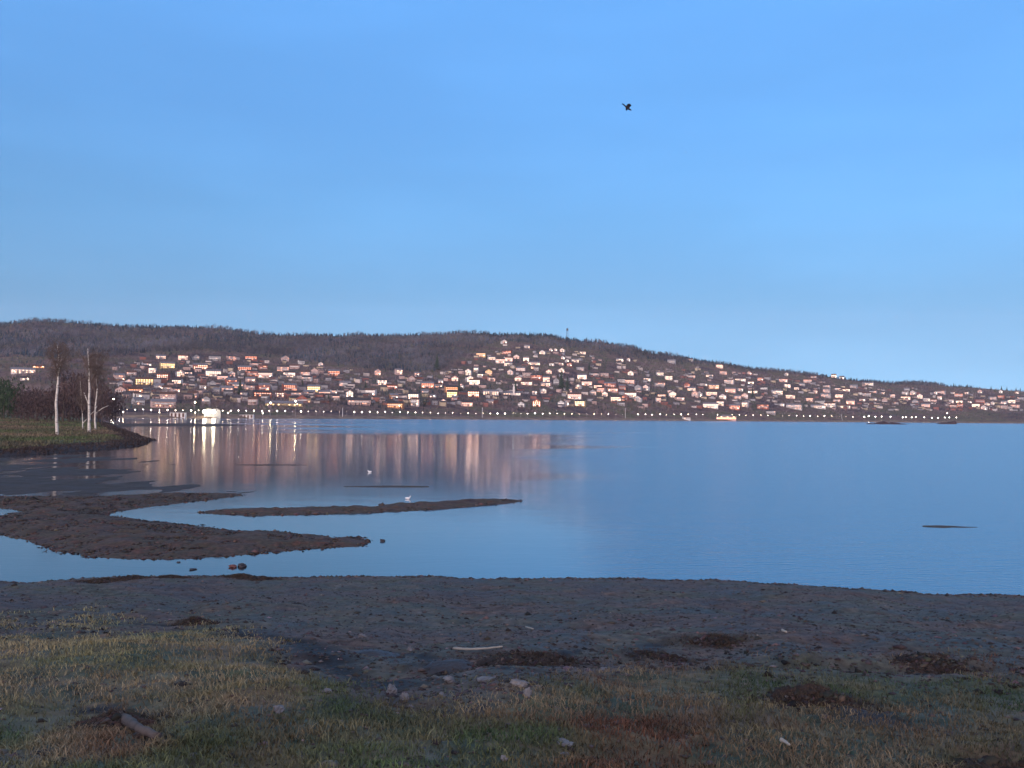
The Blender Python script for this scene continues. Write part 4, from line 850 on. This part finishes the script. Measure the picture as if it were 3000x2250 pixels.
# trees between the houses
rv = random.Random(77); made = 0
while made < 150:
    px_ = rv.uniform(320, 2990); top = max(VT(px_), fS(px_)+10); py_ = rv.uniform(top, hz(px_)-24)
    p = hill_at(px_, py_)
    if p.y < fY0(px_)+62 or any(abs(p.x-a)*2 < c+5 and -14 < b_-p.y < 30 for a, b_, c in HP): continue
    made += 1; kd = 0 if rv.random() < .3 else 1; tr = tier(px_, py_); se = sector(px_)
    lab = ('dark conifer among the houses, ' if kd == 0 else 'bare brown tree among the houses, ')+tr+', '+se
    if len(lab.split()) > 16: lab = ' '.join(w for w in lab.split() if w not in ('the', 'a'))
    solo_tree('garden_tree', p, rv.uniform(7, 13)*(.9 if px_ < 2000 else .8), kd, lab, 'tree', ('conifers' if kd == 0 else 'bare trees')+' among the houses, '+tr+', '+se, 300+made, rv.uniform(.22, .36))

# ------------------------------------------------------------------ birds
bird_m = mat_new('dark_feathers', (.012, .012, .02), .7)[0]; gull_m = mat_new('white_feathers', (.8, .8, .8), .7)[0]; beak_m = mat_new('beak', (.5, .3, .06), .5)[0]
def blob(P, r, n=10): return MB().tube(P, r, n)
q = at_y(1838, 316, 60); sc_ = 60/F
b_ = add('bird', None, loc=q); b_.rotation_euler = (0, R(38), R(10))
body = blob([(-.30, 0, 0), (-.24, 0, .0), (-.1, 0, .0), (.05, 0, .01), (.17, 0, .02), (.22, 0, .04), (.27, 0, .045), (.33, 0, .03)], [.01, .035, .065, .075, .06, .045, .04, .008], 10)
b_o = add('body', body.mesh('body', bird_m, True), b_)
add('tail', MB().prism([(-.44, -.02), (-.24, -.012), (-.24, .012), (-.44, .0)], -.07, .07).mesh('tail', bird_m), b_)
def wing(sgn):
    V = []; Fs = []; sec = [(0, .11, 0, .02), (.14, .13, .10, .018), (.28, .11, .15, .014), (.40, .08, .12, .010), (.50, .03, .07, .004)]
    for (y, ch, z, th) in sec: V += [(.10, sgn*(y+.04), z), (.0, sgn*(y+.04), z+th), (.10-ch*2, sgn*(y+.04), z-.01), (.0, sgn*(y+.04), z-th)]
    for i in range(len(sec)-1):
        for k in range(4): j = (k+1) % 4; Fs.append([i*4+k, i*4+j, (i+1)*4+j, (i+1)*4+k])
    Fs += [[0, 1, 2, 3], [16, 17, 18, 19]]; return poly_mesh('wing', V, Fs, bird_m)
for s in (-1, 1): add('wing', wing(s), b_)
tag(b_, 'dark bird flying high in the blue sky with wings raised', 'bird')
def gull(px_, py_, lab, s=1.0, fl=1):
    p = on_z(px_, py_); g = add('gull', None, loc=p); g.scale = (s*fl, s, s)
    add('body', MB().tube([(-.24, 0, .10), (-.16, 0, .085), (-.02, 0, .07), (.10, 0, .08), (.16, 0, .13), (.165, 0, .20), (.19, 0, .235), (.225, 0, .23)], [.008, .05, .085, .08, .045, .035, .04, .015], 10).mesh('body', gull_m, True), g)
    add('beak', MB().tube([(.215, 0, .23), (.27, 0, .215)], [.014, .003], 6).mesh('beak', beak_m), g); tag(g, lab, 'gull')
gull(1195, 1462, 'white gull floating just behind the long thin sandbar', .55)
gull(1083, 1384, 'white gull floating farther out, left of the one by the sandbar', .6, -1)

# ------------------------------------------------------------------ things on the near bank
stone_m = noisy_mat('pale_stone', [(.10, .10, .11), (.17, .17, .175), (.24, .235, .235)], 7, bs=.5, bd=.01)
dark_stone = noisy_mat('wet_dark_stone', [(.03, .03, .035), (.06, .055, .06)], 8, rough=.5, bd=.01)
red_stone = noisy_mat('reddish_stone', [(.13, .06, .06), (.2, .10, .09)], 8, bd=.01)
def stone(px_, py_, w, h, lab, mat=stone_m, seed=1, onwater=False, name='stone', cat='stone'):
    p = on_z(px_, py_) if onwater else ground_at(px_, py_+h*.35); s = p.y/F; r = np.random.default_rng(seed)
    me = MB().ball((0, 0, 0), 1, 16, 11).mesh(name, mat, False); n = len(me.vertices); co = np.zeros(n*3); me.vertices.foreach_get('co', co); co = co.reshape(-1, 3)
    d = 1+.28*fbm(co[:, 0]*1.4+seed*7, co[:, 1]*1.4+co[:, 2]*2, 3)+.10*r.normal(size=n)
    for _ in range(4):
        nrm = r.normal(size=3); nrm /= np.linalg.norm(nrm); k = co@nrm; d = np.where(k > .62, d*(.62/np.maximum(k, .62))**.8, d)
    co = co*d[:, None]*[w/2*s, w/2*s*.8, h/2*s*1.25]; co[:, 2] += h*.25*s
    me.vertices.foreach_set('co', co.ravel()); me.update(); o = add(name, me, loc=p); o.rotation_euler.z = seed
    tag(o, lab, cat); return o
stone(957, 2026, 34, 18, 'pale grey stone left of the brown-veined pale stone', seed=1)
stone(1150, 2022, 42, 34, 'large pale lumpy stone in the left part of the muddy hollow', seed=2)
stone(1184, 2044, 30, 26, 'pale stone leaning against the lower right of the large lumpy one', seed=3)
stone(1293, 2037, 22, 14, 'small bright stone in the centre of the muddy hollow', seed=4)
stone(1314, 1990, 44, 20, 'flat greenish grey stone above the small bright stone', seed=5)
stone(1522, 2002, 54, 26, 'long pale slab stone on the right of the muddy hollow', seed=6)
stone(1548, 2032, 30, 26, 'pale stone just below the long pale slab', seed=7)
stone(815, 2075, 46, 24, 'dull grey stone sunk in grass left of the pale stones', seed=8)
stone(1203, 2074, 18, 12, 'tiny pale stone below the large lumpy one', seed=9)
stone(1425, 1990, 60, 12, 'flat half buried stone between the greenish stone and the slab', seed=10)
stone(1770, 1962, 30, 14, 'pale stone in the grass edge right of the hollow', seed=11)
stone(1062, 1863, 30, 14, 'pale stone on the mud above the dark channel', seed=12)
stone(1200, 1903, 20, 12, 'small pale stone touching the dark channel', seed=13)
stone(1655, 2178, 60, 14, 'flat pale stone at the bottom edge, right of centre', seed=14)
stone(1478, 2226, 26, 16, 'pale stone in the bottom grass, below the slab', seed=15)
stone(1652, 2214, 30, 12, 'small pale stone below the flat one at the bottom edge', seed=16)
stone(710, 1660, 32, 13, 'dark rounded stone lying in the shallow water', dark_stone, 21, True)
stone(682, 1662, 22, 9, 'small reddish stone in the shallow water beside the dark one', red_stone, 22, True)
stone(565, 1669, 24, 5, 'thin dark stone barely showing in the water, left of the red one', dark_stone, 23, True)
stone(1120, 1586, 18, 9, 'small dark stone off the tip of the mud spit', dark_stone, 24, True)
stone(523, 1648, 14, 4, 'tiny dark stone in the water left of the others', dark_stone, 25, True)
# mounds of dark earth
earth = mud_material('dark_earth', [(.018, .012, .010), (.035, .022, .018), (.05, .034, .025)], 4.0, .9, .03)
redearth = mud_material('red_earth', [(.035, .02, .015), (.07, .036, .028), (.06, .04, .03)], 4.0, .8, .02)
def mound(px_, py_, hw, hh, lab, mat=earth, seed=1, prof=lambda u: 1.0):
    p = ground_at(px_, py_+hh*.8); s = p.y/F; a = hw*s*1.15; H_ = hh*s*.9; b_ = a*.62; n = 70
    g = np.linspace(-1.25, 1.25, n); GX, GY = np.meshgrid(g, g); rr = np.sqrt(GX**2+GY**2)*(1+.30*fbm(GX*1.5+seed, GY*1.5, 3)+.35*fbm(GX*5+seed, GY*4, 3))+.1
    e = np.clip(1-rr, -.25, 1); zz = H_*np.where(e > 0, np.maximum(e, 0)**.7, e*.8)*(1+.35*fbm(GX*2.2+seed*3, GY*2.2, 3))
    zz = zz+np.where(e > -.1, fbm(GX*9+seed, GY*9, 3)*H_*.16+fbm(GX*22, GY*22+seed, 2)*H_*.08, 0)
    X_ = GX*a; Y_ = GY*b_; base = bank(X_+p.x, Y_+p.y)-p.z; zz = base+zz
    ed = rr > 1.12; zz = np.where(ed, base-.06, zz)
    o = add('earth_mound', np_mesh('earth_mound', np.stack([X_, Y_, zz], -1).reshape(-1, 3), grid_faces(n, n), mat, True), loc=p); tag(o, lab, 'earth mound'); return p, a, b_, H_
mo = []
mo.append(mound(2375, 2012, 120, 62, 'largest dark earth mound, in the grass on the right', earth, 1))
mo.append(mound(2090, 1866, 68, 24, 'flat dark earth mound on the mud, up-left of the largest one', earth, 2))
mo.append(mound(575, 1812, 38, 18, 'small dark mound where mud meets grass on the left', earth, 3))
mo.append(mound(330, 2090, 105, 38, 'reddish earth mound behind the log at lower left', redearth, 4))
mo.append(mound(1555, 1915, 130, 20, 'long low dark bank of earth along the channel mid-photo', earth, 5))
mo.append(mound(1945, 1915, 60, 18, 'small dark mound left below the flat one', earth, 6))
mo.append(mound(2730, 1930, 80, 16, 'low dark mound near the right edge on the mud', earth, 7))
mo.append(mound(2930, 2232, 120, 40, 'dark mound cut by the lower right corner', earth, 8))
mo.append(mound(1320, 1942, 70, 10, 'black strip of wet earth under the pale puddle rim', dark_stone, 9))
mo.append(mound(1110, 1908, 60, 6, 'thin black strip of wet earth left of the puddle rim', dark_stone, 10))
for k_, (a, b_, hw, hh) in enumerate(((392, 1688, 60, 9), (500, 1686, 40, 9), (712, 1682, 42, 12), (765, 1690, 30, 8), (300, 1696, 50, 7))):
    mo.append(mound(a, b_, hw, hh, 'low clump of dark weedy mud at the water edge, '+['second from left', 'third from left', 'largest, by the dark stone', 'rightmost', 'leftmost'][k_], earth, 20+k_))
# log and sticks
wood = noisy_mat('weathered_wood', [(.03, .022, .02), (.11, .09, .08), (.06, .048, .042)], 9, stretch=(1, .3, 1), bd=.01)
def stick(name, pts, r0, lab, cat, mat=wood, lift=.0, n=10):
    P = [ground_at(a, b_) for a, b_ in pts]; o = P[0].copy(); fine = []
    for i in range(len(P)-1):
        for k in range(5): fine.append(P[i].lerp(P[i+1], k/5)-o+Vector((0, 0, lift+random.uniform(-1, 1)*r0*.15)))
    fine.append(P[-1]-o+Vector((0, 0, lift))); rr = [r0*(1-.45*i/len(fine))*random.uniform(.85, 1.12) for i in range(len(fine))]
    t = add(name, MB().tube(fine, rr, n).mesh(name, mat, True), loc=o); tag(t, lab, cat)
stick('log', [(338, 2112), (370, 2128), (410, 2152), (462, 2180)], .035, 'weathered log lying slanted in front of the reddish mound', 'log', lift=.03)
palewood = noisy_mat('bleached_wood', [(.24, .23, .2), (.38, .36, .31)], 6, bd=.005)
stick('puddle_rim', [(1328, 1910), (1380, 1913), (1430, 1911), (1472, 1906)], .012, 'pale curved rim of a puddle at the near side of the hollow', 'puddle_rim', palewood, .03)  # stick shape standing in for the bright rim of a puddle
stick('stick', [(2288, 2190), (2300, 2195), (2313, 2201)], .011, 'short white stick in the grass at lower right', 'stick', palewood, .03)
stick('stick', [(2291, 1853), (2304, 1858)], .014, 'short white stick on the mud right of the flat dark mound', 'stick', palewood, .02)
stick('stick', [(1540, 1843), (1562, 1848)], .012, 'thin pale stick on the mud above the puddle rim', 'stick', palewood, .02)
# coarse dead grass growing over the mounds
V, Fc, C = [], [], []; base = 0
for (p, a, b_, H_) in mo[:8]+mo[10:]:
    n = int(2600*min(1, a*3)); x = p.x+rng.normal(0, a*.8, n); y = p.y+rng.normal(0, b_*.8, n); k = fbm(x/(a*.35), y/(a*.3), 3) > -.05; x, y = x[k], y[k]; n = len(x); rr = np.hypot((x-p.x)/a, (y-p.y)/b_)
    z = bank(x, y)+H_*np.clip(1-rr, 0, 1)**.7*.95; h = rng.uniform(.008, .038, n); la = rng.random(n)*6.283; lx, ly = np.cos(la)*h, np.sin(la)*h; ww = .002*max(1, p.y/7)
    v = np.stack([np.c_[x-ww, y, z-.01], np.c_[x+ww, y, z-.01], np.c_[x+lx, y+ly, z+h]], 1).reshape(-1, 3); i = np.arange(n)*3+base; base += 3*n
    V.append(v); Fc.append(np.c_[i, i+1, i+2]); C.append(np.repeat(np.array([.06, .045, .033])*rng.uniform(.4, 1.5, (n, 1)), 3, 0))
tag(add('dead_grass', np_mesh('dead_grass', np.concatenate(V), np.concatenate(Fc), gm, False, np.concatenate(C))), label='wiry dark dead grass growing over the earth mounds', cat='grass', kind='stuff')

# torn lumps of dark turf along the ragged edge between grass and mud, and on the mounds
n = 26000; y = np.exp(rng.uniform(math.log(4.5), math.log(16), n)); x = rng.uniform(-.62, .62, n)*y; g_ = grassy(x, y); cl = fbm(x/.7+50, y/.35, 3)
k = ((g_ > .12) & (g_ < .9) & (cl > .12)) | ((cl > .42) & (g_ < .2)); x, y = x[k], y[k]
for (p, a, b_, H_) in mo[:8]+mo[10:]:
    m_ = int(min(1500, 700*a/.35)); xx = p.x+rng.normal(0, a*.6, m_); yy = p.y+rng.normal(0, b_*.6, m_); x = np.r_[x, xx]; y = np.r_[y, yy]
n = len(x); z = bank(x, y)
for (p, a, b_, H_) in mo[:8]+mo[10:]: z = z+H_*np.clip(1-np.hypot((x-p.x)/a, (y-p.y)/b_), 0, 1)**.7*.9
sz = np.minimum(rng.gamma(2, .0045, n)+.004, .03); bs = np.array([(1, 0, 0), (-.5, .87, 0), (-.5, -.87, 0), (.1, .1, 1), (.5, -.4, .7), (-.4, .4, .8)], float); f = np.array([(0, 1, 5), (0, 5, 3), (1, 2, 5), (2, 3, 5), (2, 0, 4), (0, 3, 4), (2, 4, 3)])
V = bs[None]*(sz[:, None]*rng.uniform(.6, 1.6, (n, 3))*np.array([1.3, 1.1, .7]))[:, None]*rng.uniform(.6, 1.4, (n, 6, 1))+np.stack([x, y, z-.004], -1)[:, None]
c = np.array([.04, .03, .025])*rng.gamma(3, .33, (n, 1))*rng.uniform(.8, 1.2, (n, 3))
tag(add('turf_lumps', np_mesh('turf_lumps', V.reshape(-1, 3), (f[None]+(np.arange(n)*6)[:, None, None]).reshape(-1, 3), tint_mat('turf', .95), False, np.repeat(c, 6, 0))), 'dark torn lumps of turf where the grass breaks into mud', 'turf lumps', kind='stuff')

# clods and weed on the mud flats
def spit_clods(outl, n, seed):
    r = np.random.default_rng(seed); W = [on_z(a, b_) for a, b_ in outl]; P = [(p.x, p.y) for p in W]; xs = [p[0] for p in P]; ys = [p[1] for p in P]
    x = r.uniform(max(min(xs), -24), max(xs), n); y = r.uniform(min(ys), max(ys), n); s = sdf(P, x, y); k = s > -.25*r.random(n)-.05; x, y, s = x[k], y[k], s[k]; n = len(x)
    z = np.clip(s*.10, -.02, .16); sz = r.gamma(1.5, .011, n)+.008; edge = s < .25; sz = np.where(edge, sz*1.3, sz)
    base = np.array([(1, 0, 0), (-1, 0, 0), (0, 1, 0), (0, -1, 0), (0, 0, 1), (0, 0, -1)], float); f = np.array([(0, 2, 4), (2, 1, 4), (1, 3, 4), (3, 0, 4), (2, 0, 5), (1, 2, 5), (3, 1, 5), (0, 3, 5)])
    sc3 = np.stack([sz*r.uniform(.8, 2, n), sz*r.uniform(.8, 1.5, n), sz*r.uniform(.35, .8, n)], 1); V = base[None]*sc3[:, None]*r.uniform(.6, 1.4, (n, 6, 1))+np.stack([x, y, z], -1)[:, None]
    c = np.array([.055, .036, .028])*r.gamma(4, .25, (n, 1))*r.uniform(.8, 1.2, (n, 3)); return V.reshape(-1, 3), (f[None]+(np.arange(n)*6)[:, None, None]).reshape(-1, 3), np.repeat(c, 6, 0)
Va, Fa, Ca = spit_clods(A_OUT, 26000, 1); Vb, Fb, Cb = spit_clods(B_OUT, 9000, 2)
tag(add('mud_clods', np_mesh('mud_clods', np.r_[Va, Vb], np.r_[Fa, Fb+len(Va)], tint_mat('wet_clod', .6), False, np.r_[Ca, Cb])), 'small dark clods and weed scattered over the mud spit and sandbar', 'mud clods', kind='stuff')

# tussocks and litter on the grassy point
n = 60000; Y = np.exp(rng.uniform(math.log(74), math.log(330), n)); x = rng.uniform(-.62, -.36, n)*Y; sd_ = sdf(P_POINT, x, Y)+fbm(x/5, Y/5, 4)*1.6; k = (sd_ > .1) & (rng.random(n) < np.where(sd_ < 4, 1, .8)); x, Y, sd_ = x[k], Y[k], sd_[k]; n = len(x)
z = np.minimum(.30*np.clip(sd_/1.6, 0, 1)+np.clip(sd_-2, 0, 40)*.032, 1.7)
h = rng.uniform(.08, .34, n)*np.where(sd_ < 4, .7, 1)*(Y/110)**.6; a = rng.random(n)*6.283; ww = rng.uniform(.05, .22, n)*(Y/100)**.6; lx = rng.normal(0, .12, n); ly = rng.normal(0, .12, n)
V = np.stack([np.c_[x-np.cos(a)*ww, Y-np.sin(a)*ww, z-.12], np.c_[x+np.cos(a)*ww, Y+np.sin(a)*ww, z-.12], np.c_[x+lx, Y+ly, z+h]], 1).reshape(-1, 3); i = np.arange(n)*3
q = np.clip(.5+fbm(x/9, Y/16, 3)*1.4, 0, 1)[:, None]; q2 = np.clip(.4+fbm(x/4+9, Y/7, 3)*1.4, 0, 1)[:, None]
c = (np.array([.07, .11, .045])*q+np.array([.16, .125, .085])*(1-q))*(1-q2*.6)+np.array([.07, .05, .05])*q2*.6; c = np.where(sd_[:, None] < 4, np.array([.05, .038, .036]), c)*rng.uniform(.5, 1.5, (n, 1))
tag(add('rough_grass', np_mesh('rough_grass', V, np.c_[i, i+1, i+2], gm, False, np.repeat(c, 3, 0))), 'rough tussocky grass and dark litter on the grassy point', 'grass', kind='stuff')

# ------------------------------------------------------------------ air
hzm = bpy.data.materials.new('haze_air'); hzm.use_nodes = True; nt = hzm.node_tree; nt.nodes.clear()
pv = nt.nodes.new('ShaderNodeVolumePrincipled'); pv.inputs['Color'].default_value = (.80, .82, .95, 1); pv.inputs['Density'].default_value = .000045; pv.inputs['Anisotropy'].default_value = .0
om = nt.nodes.new('ShaderNodeOutputMaterial'); nt.links.new(pv.outputs[0], om.inputs['Volume'])
tag(add('haze', MB().box(-4200, 4200, -70, 3900, -12, 460).mesh('haze', hzm)), 'thin bluish evening air over the lake and the far hill', 'haze', kind='stuff')
